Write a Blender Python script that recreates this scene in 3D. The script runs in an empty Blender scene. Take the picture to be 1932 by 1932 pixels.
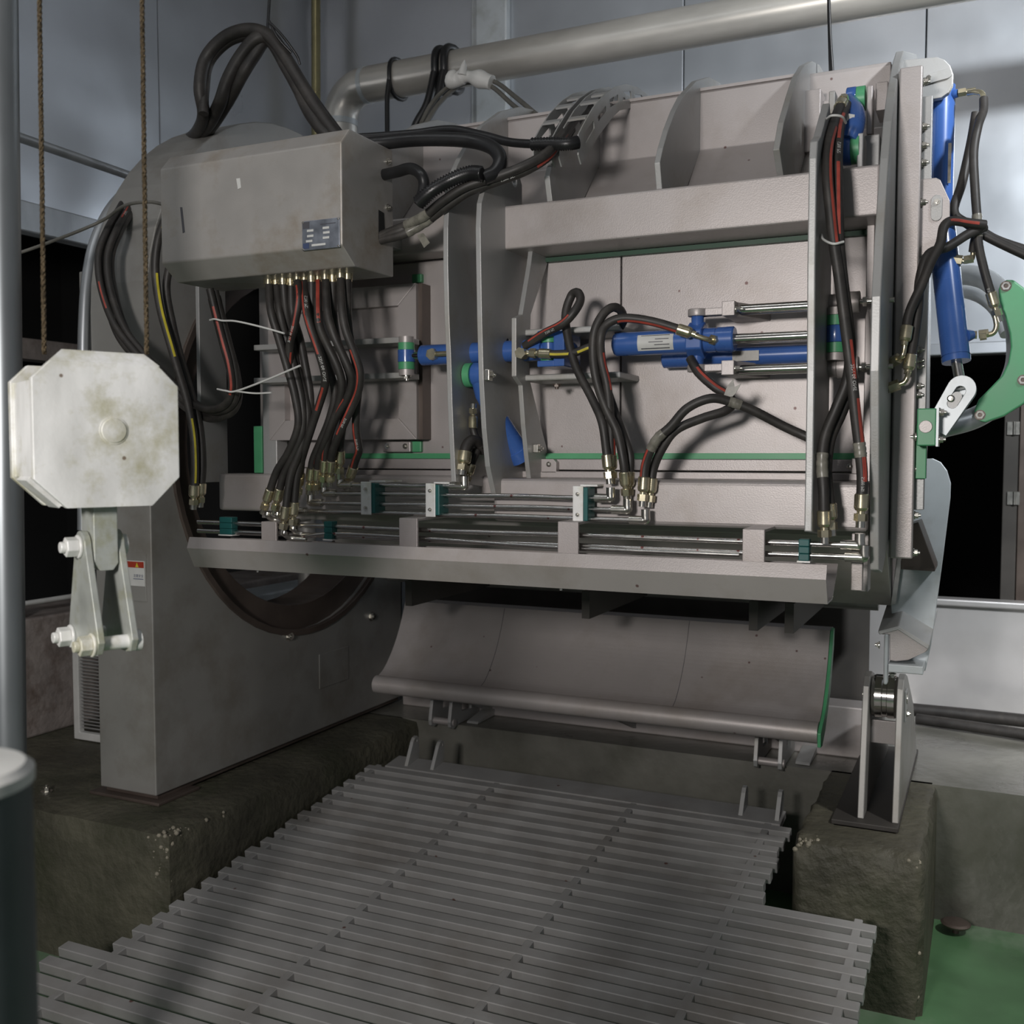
import bpy, math, random
from mathutils import Vector, Matrix
from mathutils.geometry import tessellate_polygon
random.seed(7)
scene = bpy.context.scene
C = scene.collection
# ------------------------------------------------------------------ camera
F, CX, CY = 1940.0, 966.0, 966.0
YAW, PIT = math.radians(25.0), math.radians(3.2)
CAM = Vector((0, 0, 1.3))                       # z = 0 is the top of the concrete plinths
fwd = Vector((-math.sin(YAW)*math.cos(PIT), math.cos(YAW)*math.cos(PIT), -math.sin(PIT)))
rgt = Vector((math.cos(YAW), math.sin(YAW), 0))
upv = rgt.cross(fwd)
cd = bpy.data.cameras.new('camera'); cam = bpy.data.objects.new('camera', cd); C.objects.link(cam)
cd.sensor_width = 36; cd.lens = F/1932*36; cd.clip_start = .05
cam.matrix_world = Matrix.Translation(CAM) @ Matrix((rgt, upv, -fwd)).transposed().to_4x4()
cd.dof.use_dof = True; cd.dof.focus_distance = 2.9; cd.dof.aperture_fstop = 5.0
scene.camera = cam
# ------------------------------------------------------------------ world, lamps, exposure
w = bpy.data.worlds.new('hall'); scene.world = w; w.use_nodes = True
w.node_tree.nodes['Background'].inputs[0].default_value = (.60, .64, .70, 1)
w.node_tree.nodes['Background'].inputs[1].default_value = .225
def area(name, loc, aim, sx, sy, e, col=(1, 1, 1)):
    d = bpy.data.lights.new(name, 'AREA'); d.shape = 'RECTANGLE'; d.size = sx; d.size_y = sy; d.energy = e; d.color = col
    o = bpy.data.objects.new(name, d); C.objects.link(o); o.location = loc
    o.rotation_euler = (Vector(aim)-Vector(loc)).to_track_quat('-Z', 'Y').to_euler()
area('hall_lamp_front', (-.8, -1.35, 1.82), (-1.35, 3.0, 1.15), .5, .35, 86, (1, .955, .92))
area('tube_lamp_a', (-2.6, .9, 4.05), (-2.6, 1.3, 0), 1.3, .16, 7, (.93, .97, 1))
area('tube_lamp_b', (-1.2, 1.6, 4.05), (-1.2, 2.2, 0), 1.3, .16, 4, (.93, .97, 1))
def spot(name, loc, aim, e, cone, col=(1, 1, 1), r=.12):
    d = bpy.data.lights.new(name, 'SPOT'); d.energy = e; d.spot_size = math.radians(cone); d.spot_blend = .6; d.shadow_soft_size = r; d.color = col
    o = bpy.data.objects.new(name, d); C.objects.link(o); o.location = loc
    o.rotation_euler = (Vector(aim)-Vector(loc)).to_track_quat('-Z', 'Y').to_euler()
spot('wall_fill', (1.7, 1.3, 3.5), (.6, 5.7, 2.5), 900, 80, (.93, .97, 1))  # added fill spot, brightens the back wall and duct
spot('pit_fill', (1.9, 2.4, 3.6), (.6, 3.7, -.4), 360, 40, (1, .98, .95))  # added fill spot, lifts the green pit floor
spot('side_lamp', (2.5, 3.4, 2.3), (1.15, 5.4, .15), 330, 52, (1, .97, .94))
scene.view_settings.view_transform = 'Standard'; scene.view_settings.look = 'None'
scene.view_settings.gamma = 1; scene.view_settings.use_curve_mapping = False
scene.view_settings.exposure = 0.0

# ------------------------------------------------------------------ measuring helpers: a photo pixel onto a known plane
def ray(u, v): return fwd + rgt*((u-CX)/F) + upv*((CY-v)/F)
def PY(u, v, Y): d = ray(u, v); return CAM + d*((Y-CAM.y)/d.y)
def PX(u, v, X): d = ray(u, v); return CAM + d*((X-CAM.x)/d.x)
def PZ(u, v, Z): d = ray(u, v); return CAM + d*((Z-CAM.z)/d.z)
def V(*a): return Vector(a)
# ------------------------------------------------------------------ materials
def mat(name, col, metal=0., rough=.5, var=.12, scale=6., stain=None, stain_amt=0., stain_scale=2.5, bump=0., bscale=60., stretch=None, rvar=.1, spots=None, coat=0., wave=0., wscale=1.5):
    m = bpy.data.materials.new(name); m.use_nodes = True
    nt = m.node_tree; N = nt.nodes; L = nt.links; b = N['Principled BSDF']
    b.inputs['Metallic'].default_value = metal; b.inputs['Roughness'].default_value = rough
    if coat: b.inputs['Coat Weight'].default_value = coat
    tc = N.new('ShaderNodeTexCoord'); mp = N.new('ShaderNodeMapping'); L.new(tc.outputs['Object'], mp.inputs[0])
    if stretch: mp.inputs['Scale'].default_value = stretch
    n1 = N.new('ShaderNodeTexNoise'); n1.inputs['Scale'].default_value = scale; n1.inputs['Detail'].default_value = 6; L.new(mp.outputs[0], n1.inputs[0])
    r1 = N.new('ShaderNodeValToRGB'); L.new(n1.outputs[0], r1.inputs[0])
    r1.color_ramp.elements[0].position = .3; r1.color_ramp.elements[1].position = .7
    r1.color_ramp.elements[0].color = tuple(c*(1-var) for c in col)+(1,); r1.color_ramp.elements[1].color = tuple(min(1, c*(1+var)) for c in col)+(1,)
    out = r1.outputs[0]
    if stain:
        n2 = N.new('ShaderNodeTexNoise'); n2.inputs['Scale'].default_value = stain_scale; n2.inputs['Detail'].default_value = 8; n2.inputs['Roughness'].default_value = .65; L.new(tc.outputs['Object'], n2.inputs[0])
        r2 = N.new('ShaderNodeValToRGB'); L.new(n2.outputs[0], r2.inputs[0]); r2.color_ramp.elements[0].position = .5; r2.color_ramp.elements[1].position = .72
        r2.color_ramp.elements[0].color = (0, 0, 0, 1); r2.color_ramp.elements[1].color = (stain_amt,)*3+(1,)
        mx = N.new('ShaderNodeMixRGB'); L.new(r2.outputs[0], mx.inputs[0]); L.new(out, mx.inputs[1]); mx.inputs[2].default_value = tuple(stain)+(1,); out = mx.outputs[0]
    if spots:
        n3 = N.new('ShaderNodeTexVoronoi'); n3.inputs['Scale'].default_value = spots[1]; L.new(tc.outputs['Object'], n3.inputs[0])
        r3 = N.new('ShaderNodeValToRGB'); L.new(n3.outputs['Distance'], r3.inputs[0]); r3.color_ramp.elements[0].position = spots[2]; r3.color_ramp.elements[1].position = spots[2]+.02
        r3.color_ramp.elements[0].color = (.85,)*3+(1,); r3.color_ramp.elements[1].color = (0, 0, 0, 1)
        mx = N.new('ShaderNodeMixRGB'); L.new(r3.outputs[0], mx.inputs[0]); L.new(out, mx.inputs[1]); mx.inputs[2].default_value = tuple(spots[0])+(1,); out = mx.outputs[0]
    L.new(out, b.inputs['Base Color'])
    if rvar:
        mr = N.new('ShaderNodeMapRange'); L.new(n1.outputs[0], mr.inputs[0]); mr.inputs[3].default_value = max(.03, rough-rvar); mr.inputs[4].default_value = min(1, rough+rvar); L.new(mr.outputs[0], b.inputs['Roughness'])
    if bump or wave:
        bp = N.new('ShaderNodeBump'); nb = N.new('ShaderNodeTexNoise')
        nb.inputs['Scale'].default_value = wscale if wave else bscale; nb.inputs['Detail'].default_value = 2 if wave else 6
        L.new(tc.outputs['Object'], nb.inputs[0]); L.new(nb.outputs[0], bp.inputs['Height'])
        bp.inputs['Strength'].default_value = wave or bump; bp.inputs['Distance'].default_value = .12 if wave else .02
        L.new(bp.outputs[0], b.inputs['Normal'])
    return m
STEEL = mat('blasted_steel', (.44, .405, .395), .35, .44, .07, 3, stain=(.22, .17, .12), stain_amt=.35, stain_scale=3.2, bump=.05, bscale=260, spots=((.12, .05, .045), 9, .035))
STEELG = mat('blasted_steel_grey', (.40, .40, .395), .35, .46, .08, 4, stain=(.24, .20, .13), stain_amt=.5, stain_scale=4, bump=.05, bscale=260)
BRIGHT = mat('polished_steel', (.62, .60, .57), 1., .16, .06, 12, rvar=.06)
TUBE = mat('drawn_steel_tube', (.60, .585, .56), 1., .24, .08, 20, rvar=.08, spots=((.20, .02, .015), 26, .10))
GALV = mat('galvanised_steel', (.84, .84, .81), .15, .42, .22, 11, stain=(.36, .33, .13), stain_amt=1., stain_scale=6.5, stretch=(1, 1, .45), bump=.035, bscale=120, spots=((.16, .10, .06), 17, .05))
GALVC = mat('galvanised_clevis', (.44, .46, .43), .3, .42, .18, 14, stain=(.30, .29, .14), stain_amt=.9, stain_scale=12, bump=.03, bscale=120)
BOXM = mat('worn_box_steel', (.42, .40, .38), .35, .42, .10, 5, stain=(.24, .17, .09), stain_amt=.55, stain_scale=5.5, bump=.04, bscale=260)
GALVP = mat('galvanised_post', (.40, .42, .44), .6, .4, .2, 8, stretch=(1, 1, .3))
SHEET = mat('wall_sheet_metal', (.50, .525, .56), .7, .30, .07, 2.2, wave=.25, wscale=1.1, rvar=.07)
SHEETD = mat('stainless_low_wall', (.52, .51, .51), .5, .36, .10, 3, wave=.25, wscale=1.6, rvar=.1)
PIPE = mat('duct_pipe', (.60, .575, .53), .55, .34, .22, 5, stretch=(.35, 1, 1))
CONC = mat('damp_concrete', (.085, .080, .057), 0, .62, .35, 5, stain=(.034, .04, .018), stain_amt=.9, stain_scale=2.2, bump=.55, bscale=28, rvar=.15)
CONCW = mat('wet_floor_concrete', (.17, .165, .145), .1, .30, .3, 3, stain=(.07, .07, .05), stain_amt=.8, stain_scale=1.4, bump=.2, bscale=14, rvar=.12)
PEBBLE = mat('exposed_pebble', (.27, .245, .19), 0, .7, .3, 30)
PLASTER = mat('dirty_pink_plaster', (.30, .26, .24), 0, .8, .25, 7, stain=(.10, .06, .04), stain_amt=.9, stain_scale=5, bump=.3, bscale=30)
FLOORG = mat('green_coated_floor', (.085, .185, .088), 0, .32, .3, 3, stain=(.22, .28, .21), stain_amt=.9, stain_scale=1.8, rvar=.15)
GRATE = mat('grating_steel', (.30, .295, .29), .08, .5, .12, 5, stain=(.13, .105, .08), stain_amt=.55, stain_scale=1.6, spots=((.10, .03, .02), 6, .03))
BLUE = mat('blue_paint', (.045, .12, .38), 0, .28, .1, 8, coat=.4)
DGREEN = mat('shaded_green_seal', (.012, .06, .03), 0, .5, .2, 10)  # green darkened to carry the shadow under the upper beam
GREEN = mat('green_plastic', (.085, .35, .165), 0, .42, .1, 10)
TEAL = mat('teal_plastic', (.012, .105, .10), 0, .45, .15, 20)
RUB = mat('black_rubber', (.032, .029, .027), 0, .52, .25, 18, stain=(.085, .075, .066), stain_amt=.5, stain_scale=16)
CONDUIT = mat('black_conduit', (.014, .014, .015), 0, .36, .2, 18)
TAPE = mat('worn_grey_tape', (.20, .19, .16), 0, .3, .35, 40, rvar=.15)
ZINC = mat('yellow_zinc', (.62, .56, .40), .9, .26, .15, 30)
NICK = mat('nickel_fitting', (.60, .58, .53), .95, .24, .1, 30)
WHITE = mat('white_plastic', (.62, .62, .60), 0, .5, .08, 15)
PAPER = mat('white_label', (.60, .60, .58), .0, .4, .08, 20)
PLATE = mat('engraved_plate', (.23, .25, .29), .5, .35, .35, 25)
NAVY = mat('navy_print', (.05, .07, .15), 0, .5, .1, 20)
INK = mat('grey_print', (.07, .07, .08), 0, .6, .1, 20)
RED = mat('red_stripe', (.36, .058, .04), 0, .5, .25, 30)
REDP = mat('red_print', (.35, .04, .02), 0, .5, .1, 20)
YEL = mat('yellow_stripe', (.55, .46, .04), 0, .5, .2, 30)
ROPE = mat('rusty_wire_rope', (.11, .082, .048), .6, .5, .4, 120, bump=.6, bscale=200)
RING = mat('brown_greasy_ring', (.105, .082, .070), .3, .42, .3, 5)
DARK = mat('dark_room', (.012, .012, .012), 0, .9, .2, 2)  # near-black colour stands for the unlit space behind openings
GOLD = mat('brassy_pipe', (.34, .31, .17), .8, .3, .15, 10)
CABLE = mat('grey_cable', (.13, .125, .11), 0, .55, .2, 20)
SATIN = mat('satin_bar_steel', (.52, .49, .475), .6, .33, .08, 5)
SHADED = mat('shaded_steel', (.055, .05, .045), .2, .6, .3, 4)  # steel with shade put into its colour, for parts in shadow
COLM = mat('column_steel', (.33, .322, .305), .35, .46, .08, 4, stain=(.16, .13, .09), stain_amt=.5, stain_scale=3, bump=.05, bscale=260)
POSTM = mat('dull_post', (.20, .215, .225), .6, .38, .2, 8, stretch=(1, 1, .3))
BOLM = mat('dark_bollard_paint', (.085, .10, .105), .2, .5, .15, 8)
ARM = mat('pale_grey_steel', (.55, .585, .605), .25, .4, .08, 6, stain=(.25, .25, .2), stain_amt=.4, stain_scale=7)

# ------------------------------------------------------------------ mesh builder
class M:
    def __init__(s): s.v = []; s.f = []; s.s = []
    def add(s, vs, fs, sm=False):
        k = len(s.v); s.v += [Vector(p) for p in vs]
        for f in fs: s.f.append([i+k for i in f]); s.s.append(sm)
        return s
    def box(s, x0, x1, y0, y1, z0, z1):
        return s.obox(V((x0+x1)/2, (y0+y1)/2, (z0+z1)/2), V(1, 0, 0)*(x1-x0)/2, V(0, 1, 0)*(y1-y0)/2, V(0, 0, 1)*(z1-z0)/2)
    def obox(s, c, a, b, d):
        vs = [c+a*i+b*j+d*k for i in (-1, 1) for j in (-1, 1) for k in (-1, 1)]
        fs = [(0, 1, 3, 2), (4, 6, 7, 5), (0, 4, 5, 1), (2, 3, 7, 6), (0, 2, 6, 4), (1, 5, 7, 3)]
        if a.cross(b).dot(d) < 0: fs = [f[::-1] for f in fs]
        return s.add(vs, fs)
    def frame(s, d):
        d = d.normalized(); a = Vector((0, 0, 1)) if abs(d.z) < .9 else Vector((1, 0, 0))
        x = d.cross(a).normalized(); return x, x.cross(d).normalized()*-1
    def cyl(s, p0, p1, r0, r1=None, n=18, cap=True, smooth=True, ph=0.):
        p0 = Vector(p0); p1 = Vector(p1); r1 = r0 if r1 is None else r1; x, y = s.frame(p1-p0)
        ring = lambda p, r: [p+x*(r*math.cos(ph+2*math.pi*i/n))+y*(r*math.sin(ph+2*math.pi*i/n)) for i in range(n)]
        s.add(ring(p0, r0)+ring(p1, r1), [(i, (i+1) % n, n+(i+1) % n, n+i) for i in range(n)], smooth)
        if cap:
            if r0 > 1e-6: s.add(ring(p0, r0), [list(range(n))[::-1]])
            if r1 > 1e-6: s.add(ring(p1, r1), [list(range(n))])
        return s
    def hexa(s, p0, p1, r, ph=.3): return s.cyl(p0, p1, r, n=6, smooth=False, ph=ph)
    def lathe(s, p0, d, prof, n=20):
        p0 = Vector(p0); d = Vector(d).normalized()
        for (a, r), (b, q) in zip(prof, prof[1:]):
            s.cyl(p0+d*a, p0+d*b, r, q, n, cap=False)
        a, r = prof[0]; b, q = prof[-1]
        x, y = s.frame(d); ring = lambda p, r: [p+x*(r*math.cos(2*math.pi*i/n))+y*(r*math.sin(2*math.pi*i/n)) for i in range(n)]
        if r > 1e-6: s.add(ring(p0+d*a, r), [list(range(n))[::-1]])
        if q > 1e-6: s.add(ring(p0+d*b, q), [list(range(n))])
        return s
    def tube(s, P, r, n=10, rf=None):
        # P: dense path; rf: optional radius per point
        k0 = len(s.v); T = []
        for i in range(len(P)):
            a = P[max(0, i-1)]; b = P[min(len(P)-1, i+1)]; T.append((b-a).normalized())
        x, y = s.frame(T[0]); rings = []
        for i, p in enumerate(P):
            x = (x-T[i]*x.dot(T[i])).normalized(); y = T[i].cross(x)
            q = r if rf is None else rf[i]
            rings += [p+x*(q*math.cos(2*math.pi*j/n))+y*(q*math.sin(2*math.pi*j/n)) for j in range(n)]
        m = len(P)
        s.add(rings, [(i*n+j, i*n+(j+1) % n, (i+1)*n+(j+1) % n, (i+1)*n+j) for i in range(m-1) for j in range(n)], True)
        s.add(rings[:n], [list(range(n))[::-1]]); s.add(rings[-n:], [list(range(n))])
        return s
    def prism(s, loops, mp, a0, a1):
        # loops: outer outline then holes, 2-D; mp(p, a) -> 3-D
        L2 = [[Vector((p[0], p[1], 0)) for p in lp] for lp in loops]
        def ar(l): return sum(l[i].x*l[(i+1) % len(l)].y-l[(i+1) % len(l)].x*l[i].y for i in range(len(l)))
        for i, l in enumerate(L2):
            if (ar(l) > 0) != (i == 0): l.reverse()
        flat = [p for l in L2 for p in l]; tri = tessellate_polygon(L2)
        e = V(0, 0, 0)
        A = [mp(p, a0) for p in flat]; B = [mp(p, a1) for p in flat]
        # orientation
        t = mp(Vector((1, 0, 0)), 0)-mp(Vector((0, 0, 0)), 0); q = mp(Vector((0, 1, 0)), 0)-mp(Vector((0, 0, 0)), 0); z = mp(Vector((0, 0, 0)), a1)-mp(Vector((0, 0, 0)), a0)
        pos = t.cross(q).dot(z) > 0
        def orient(f, up):
            a, b, c = [flat[i] for i in f]; ccw = (b-a).cross(c-a).z > 0
            return list(f) if ccw == up else list(f)[::-1]
        s.add(A, [orient(f, not pos) for f in tri]); s.add(B, [orient(f, pos) for f in tri])
        k = 0; n = len(flat)
        for l in L2:
            m = len(l); fs = []
            for i in range(m):
                a, b = k+i, k+(i+1) % m; f = (a, b, b+n, a+n); fs.append(f if pos else f[::-1])
            s.add(A+B, fs); k += m
        return s
def mpX(p, a): return Vector((a, p[0], p[1]))      # outline in (y, z), extruded along x
def mpY(p, a): return Vector((p[0], a, p[1]))      # outline in (x, z), extruded along y
def mpZ(p, a): return Vector((p[0], p[1], a))
def circ(cx, cy, r, n=20, a0=0., a1=2*math.pi, end=False):
    return [(cx+r*math.cos(a0+(a1-a0)*i/(n-(1 if end else 0))), cy+r*math.sin(a0+(a1-a0)*i/(n-(1 if end else 0)))) for i in range(n)]
def slot(cx, cy, dx, dy, r, n=8):
    a = math.atan2(dy, dx); p = []
    for i in range(n+1): t = a-math.pi/2+math.pi*i/n; p.append((cx+dx+r*math.cos(t), cy+dy+r*math.sin(t)))
    for i in range(n+1): t = a+math.pi/2+math.pi*i/n; p.append((cx-dx+r*math.cos(t), cy-dy+r*math.sin(t)))
    return p
def spline(P, k=7):
    P = [Vector(p) for p in P]
    if len(P) == 2: return P
    Q = [P[0]*2-P[1]]+P+[P[-1]*2-P[-2]]; out = []
    for i in range(1, len(Q)-2):
        a, b, c, d = Q[i-1:i+3]
        for j in range(k):
            t = j/k; out.append(.5*((2*b)+(c-a)*t+(2*a-5*b+4*c-d)*t*t+(3*b-a-3*c+d)*t**3))
    out.append(P[-1]); return out
# ------------------------------------------------------------------ objects
W = {}
def thing(name, label, cat, loc, group=None, kind=None):
    o = bpy.data.objects.new(name, None); C.objects.link(o); o.location = loc; o.empty_display_size = .05
    o['label'] = label; o['category'] = cat; W[o.name] = Vector(loc)
    if group: o['group'] = group
    if kind: o['kind'] = kind
    return o
def obj(name, mb, m, parent=None, label=None, cat=None, group=None, kind=None, bev=0., seg=2):
    if parent is not None: org = W[parent.name]
    else:
        lo = [min(p[i] for p in mb.v) for i in range(3)]; hi = [max(p[i] for p in mb.v) for i in range(3)]
        org = Vector(((lo[0]+hi[0])/2, (lo[1]+hi[1])/2, lo[2]))
    me = bpy.data.meshes.new(name); me.from_pydata([tuple(p-org) for p in mb.v], [], mb.f)
    me.polygons.foreach_set('use_smooth', mb.s); me.materials.append(m); me.update()
    o = bpy.data.objects.new(name, me); C.objects.link(o); W[o.name] = org
    if parent is not None: o.parent = parent
    else: o.location = org
    if bev:
        import bmesh
        bm = bmesh.new(); bm.from_mesh(me); bmesh.ops.remove_doubles(bm, verts=bm.verts, dist=1e-5); bm.to_mesh(me); bm.free()
        b = o.modifiers.new('edge', 'BEVEL'); b.width = bev; b.segments = seg; b.limit_method = 'ANGLE'; b.angle_limit = .6
    for k, x in (('label', label), ('category', cat), ('group', group), ('kind', kind)):
        if x: o[k] = x
    return o
_txt = {}
def text_mesh(t):
    if t not in _txt:
        cu = bpy.data.curves.new('t', 'FONT'); cu.body = t; cu.size = 1; cu.resolution_u = 2
        o = bpy.data.objects.new('t', cu); C.objects.link(o); bpy.context.view_layer.update()
        me = bpy.data.meshes.new_from_object(o.evaluated_get(bpy.context.evaluated_depsgraph_get()))
        _txt[t] = ([v.co.copy() for v in me.vertices], [list(p.vertices) for p in me.polygons])
        bpy.data.objects.remove(o); bpy.data.curves.remove(cu); bpy.data.meshes.remove(me)
    return _txt[t]
def flat_text(t, h, mp):   # lettering laid on a flat face; mp(x, y) -> 3-D
    vs, fs = text_mesh(t); return M().add([mp(p.x*h, p.y*h) for p in vs], fs)
def bolt(p, d, r=.011, h=.009, wash=True):
    p = Vector(p); d = Vector(d).normalized(); m = M()
    if wash: m.cyl(p, p+d*.003, r*1.35, n=14)
    m.hexa(p, p+d*h, r); m.cyl(p+d*h, p+d*(h+.006), r*.5, n=10)
    return m
# ================================================================== THE SETTING
FZ = -.54
obj('floor', M().box(-6, 4.5, -3.5, 4.5, FZ-.2, FZ), FLOORG, label='green coated pit floor below the grating', kind='structure')
obj('floor_upper', M().box(-4.6, 4.5, 4.32, 9.2, FZ, 0), CONCW, label='wet raised concrete floor behind the machine', kind='structure')
def plinth(name, label, x0, x1, y0, y1, chips):
    # a cast block with a slightly broken front edge
    nx, ny, nz = 22, 22, 10; m = M()
    rnd = random.Random(3)
    def P(x, y, z):
        q = Vector((x, y, z)); e = (1 if abs(x-x0) < 1e-6 or abs(x-x1) < 1e-6 else 0)+(1 if abs(y-y0) < 1e-6 else 0)+(1 if abs(z) < 1e-6 else 0)
        if e >= 2:
            k = .006+.016*abs(math.sin(x*23+y*31+z*17))*abs(math.sin(x*9-y*7+z*13))
            if abs(x-x0) < 1e-6: q.x += k
            if abs(x-x1) < 1e-6: q.x -= k
            if abs(y-y0) < 1e-6: q.y += k
            if abs(z) < 1e-6: q.z -= k
        return q
    def grid(fn, a, b):
        m.add([fn(i/a, j/b) for j in range(b+1) for i in range(a+1)], [(j*(a+1)+i, j*(a+1)+i+1, (j+1)*(a+1)+i+1, (j+1)*(a+1)+i) for j in range(b) for i in range(a)], True)
    X = lambda t: x0+(x1-x0)*t
    Y = lambda t: y0+(y1-y0)*t
    Z = lambda t: FZ*(1-t)
    grid(lambda a, b: P(X(a), y0, Z(b)), nx, nz); grid(lambda a, b: P(X(1-a), y1, Z(b)), nx, nz)
    grid(lambda a, b: P(x1, Y(a), Z(b)), ny, nz); grid(lambda a, b: P(x0, Y(1-a), Z(b)), ny, nz)
    grid(lambda a, b: P(X(a), Y(b), 0.), nx, ny)
    o = obj(name, m, CONC, label=label, kind='structure')
    pm = M()
    for (cx, cy, cz, sx, sy, sz, n) in chips:
        for i in range(n):
            p = V(cx+rnd.uniform(-sx, sx), cy+rnd.uniform(-sy, sy), cz+rnd.uniform(-sz, sz)); r = rnd.uniform(.003, .010)
            pm.lathe(p-V(0, 0, r), (rnd.uniform(-.3, .3), rnd.uniform(-.3, .3), 1), [(0, 0), (r*.4, r*.8), (r, r), (r*1.6, r*.75), (r*2, 0)], 7)
    q = obj('exposed_pebbles', pm, PEBBLE, o, kind='stuff')
    return o
plinth('concrete_plinth', 'mossy concrete plinth under the tall steel column', -4.6, -2.52, 2.63, 4.33,
       [(-2.552, 2.655, -.16, .016, .012, .14, 60), (-2.60, 2.640, -.09, .04, .004, .07, 30), (-2.538, 2.8, -.025, .006, .14, .014, 16), (-2.56, 2.68, -.01, .03, .04, .004, 14)])
plinth('concrete_plinth', 'chipped concrete plinth under the roller stand', -.587, -.165, 3.5, 4.34,
       [(-.545, 3.516, -.06, .03, .006, .06, 34), (-.20, 3.518, -.06, .016, .006, .045, 22), (-.182, 3.53, -.32, .005, .015, .18, 16), (-.53, 3.54, -.008, .03, .025, .004, 16)])
# back wall panels
BY = 5.7
wb = thing('wall_back', 'tall sheet metal clad back wall', 'wall', (0, BY, 1.84), kind='structure'); del wb['category']
xs = [PY(u, 400, BY).x for u in (600, 925, 1287, 1740)]
edges = [-4.12]+xs[1:]+[1.05, 2.4, 4.4]
for a, b in zip(edges, edges[1:]):
    obj('panel', M().box(a+.003, b-.003, BY, BY+.06, 1.84 if a > -2.5 else -.2, 4.6), SHEET, wb, bev=.004)
p0 = PY(898, 100, BY-.05); p1 = PY(957, 100, BY-.05)
obj('corner_profile', M().box(p0.x, p1.x, BY-.06, BY, 1.84, 4.6).box(p0.x-.05, p0.x, BY-.02, BY, 1.84, 4.6), ARM, wb, bev=.012)
obj('bottom_rail', M().box(-1.2, 4.4, BY-.05, BY+.06, 1.80, 1.86), SHEET, wb, bev=.006)
# lower stainless wall and dark room behind
lw = thing('wall_lower', 'low stainless steel wall with folded top rim', 'wall', (1, BY, 0), kind='structure'); del lw['category']
obj('sheet', M().box(-1.4, 4.4, BY-.02, BY+.03, 0, .53), SHEETD, lw)
obj('top_rim', M().box(-1.4, 4.4, BY-.05, BY+.06, .53, .565), SHEETD, lw, bev=.008)
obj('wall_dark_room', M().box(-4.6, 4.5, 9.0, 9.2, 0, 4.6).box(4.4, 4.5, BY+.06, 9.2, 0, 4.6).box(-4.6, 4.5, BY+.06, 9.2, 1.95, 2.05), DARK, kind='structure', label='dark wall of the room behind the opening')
# right-hand door jamb with two hinges seen in the dark opening
jm = thing('door_1', 'dim steel door jamb with small hinges at the right edge', 'door', tuple(PY(1910, 1130, BY+.5)), kind='structure'); del jm['category']
a = PY(1887, 1100, BY+.5).x; b = PY(1915, 1100, BY+.5).x
obj('jamb', M().box(a, b, BY+.5, BY+.6, .3, 1.9), SHADED, jm, bev=.004); obj('leaf', M().box(b+.004, b+1.0, BY+.52, BY+.56, .3, 1.9), RING, jm, bev=.004)  # jamb and leaf coloured dark to carry the dimness of the opening
for v in (808, 940):
    p = PY(1912, v, BY+.49)
    obj('hinge', M().box(p.x-.03, p.x+.03, p.y-.004, p.y+.006, p.z-.035, p.z+.035).cyl(p+V(.004, -.006, -.035), p+V(.004, -.006, .035), .008), NICK, jm)
# left wall: metal above, opening, plaster sill
LX = -4.09
wl = thing('wall_left', 'sheet metal left wall above a dark opening', 'wall', (LX, 3, 0), kind='structure'); del wl['category']
ys = [-3.5, .8, 2.3, 3.05, 4.3, BY]
for a, b in zip(ys, ys[1:]): obj('panel', M().box(LX-.06, LX, a+.003, b-.003, 2.47, 4.6), SHEET, wl, bev=.004)
obj('lower_rail', M().box(LX-.06, LX+.02, -3.5, BY, 2.33, 2.47), GALVP, wl, bev=.006)
obj('sill', M().box(LX-.3, LX+.12, -3.5, BY, 0, .55), PLASTER, wl, bev=.01)
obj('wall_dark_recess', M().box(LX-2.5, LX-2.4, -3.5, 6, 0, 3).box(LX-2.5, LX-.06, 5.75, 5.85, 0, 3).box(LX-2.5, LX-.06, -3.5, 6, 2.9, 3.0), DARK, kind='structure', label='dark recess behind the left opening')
obj('recess_beam', M().box(LX-1.2, LX-1.05, -1.0, 5.6, 1.86, 1.98).box(LX-1.2, LX-1.05, -1.0, 5.6, 1.62, 1.66), PLASTER, label='dim horizontal beam inside the dark left opening', cat='beam')
obj('ceiling', M().box(-6.6, 4.5, -3.5, 9.2, 4.6, 4.7), SHEETD, kind='structure', label='metal ceiling above the hall')
p = PY(60, 1143, 3.2)
tube = lambda P, r, n=12, k=7: M().tube(spline(P, k), r, n)
obj('white_rail', tube([V(LX+.1, 2.2, .62), V(LX+.1, 4.6, .62)], .012), WHITE, label='thin white rail over the plaster sill on the left', cat='rail')
obj('red_pipe_end', M().lathe(V(LX+.06, 3.02, .585), (0, 1, 0), [(0, .033), (.2, .033), (.21, .040), (.27, .040), (.28, .03)], 18), REDP, label='red pipe end lying on the plaster sill', cat='pipe')
# ventilated panel leaning by the left sill
q0 = PY(140, 1408, 3.35); q1 = PY(215, 1228, 3.35)
vg = thing('louvre_panel', 'white framed louvre panel standing behind the steel column', 'panel', (q0.x, 3.35, 0))
z1 = 1.3-(q0-CAM).length*0+q1.z
obj('frame', M().prism([[(q0.x, .005), (q0.x+.42, .005), (q0.x+.42, q1.z), (q0.x, q1.z)], [(q0.x+.035, .04), (q0.x+.385, .04), (q0.x+.385, q1.z-.035), (q0.x+.035, q1.z-.035)]], mpY, 3.35, 3.38), WHITE, vg, bev=.004)
n = 22
for i in range(n):
    z = .05+(q1.z-.09)*(i+.5)/n
    obj('slat', M().obox(V(q0.x+.21, 3.366, z), V(.175, 0, 0), V(0, .008, -.005), V(0, .001, .0016)), STEELG, vg)
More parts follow.
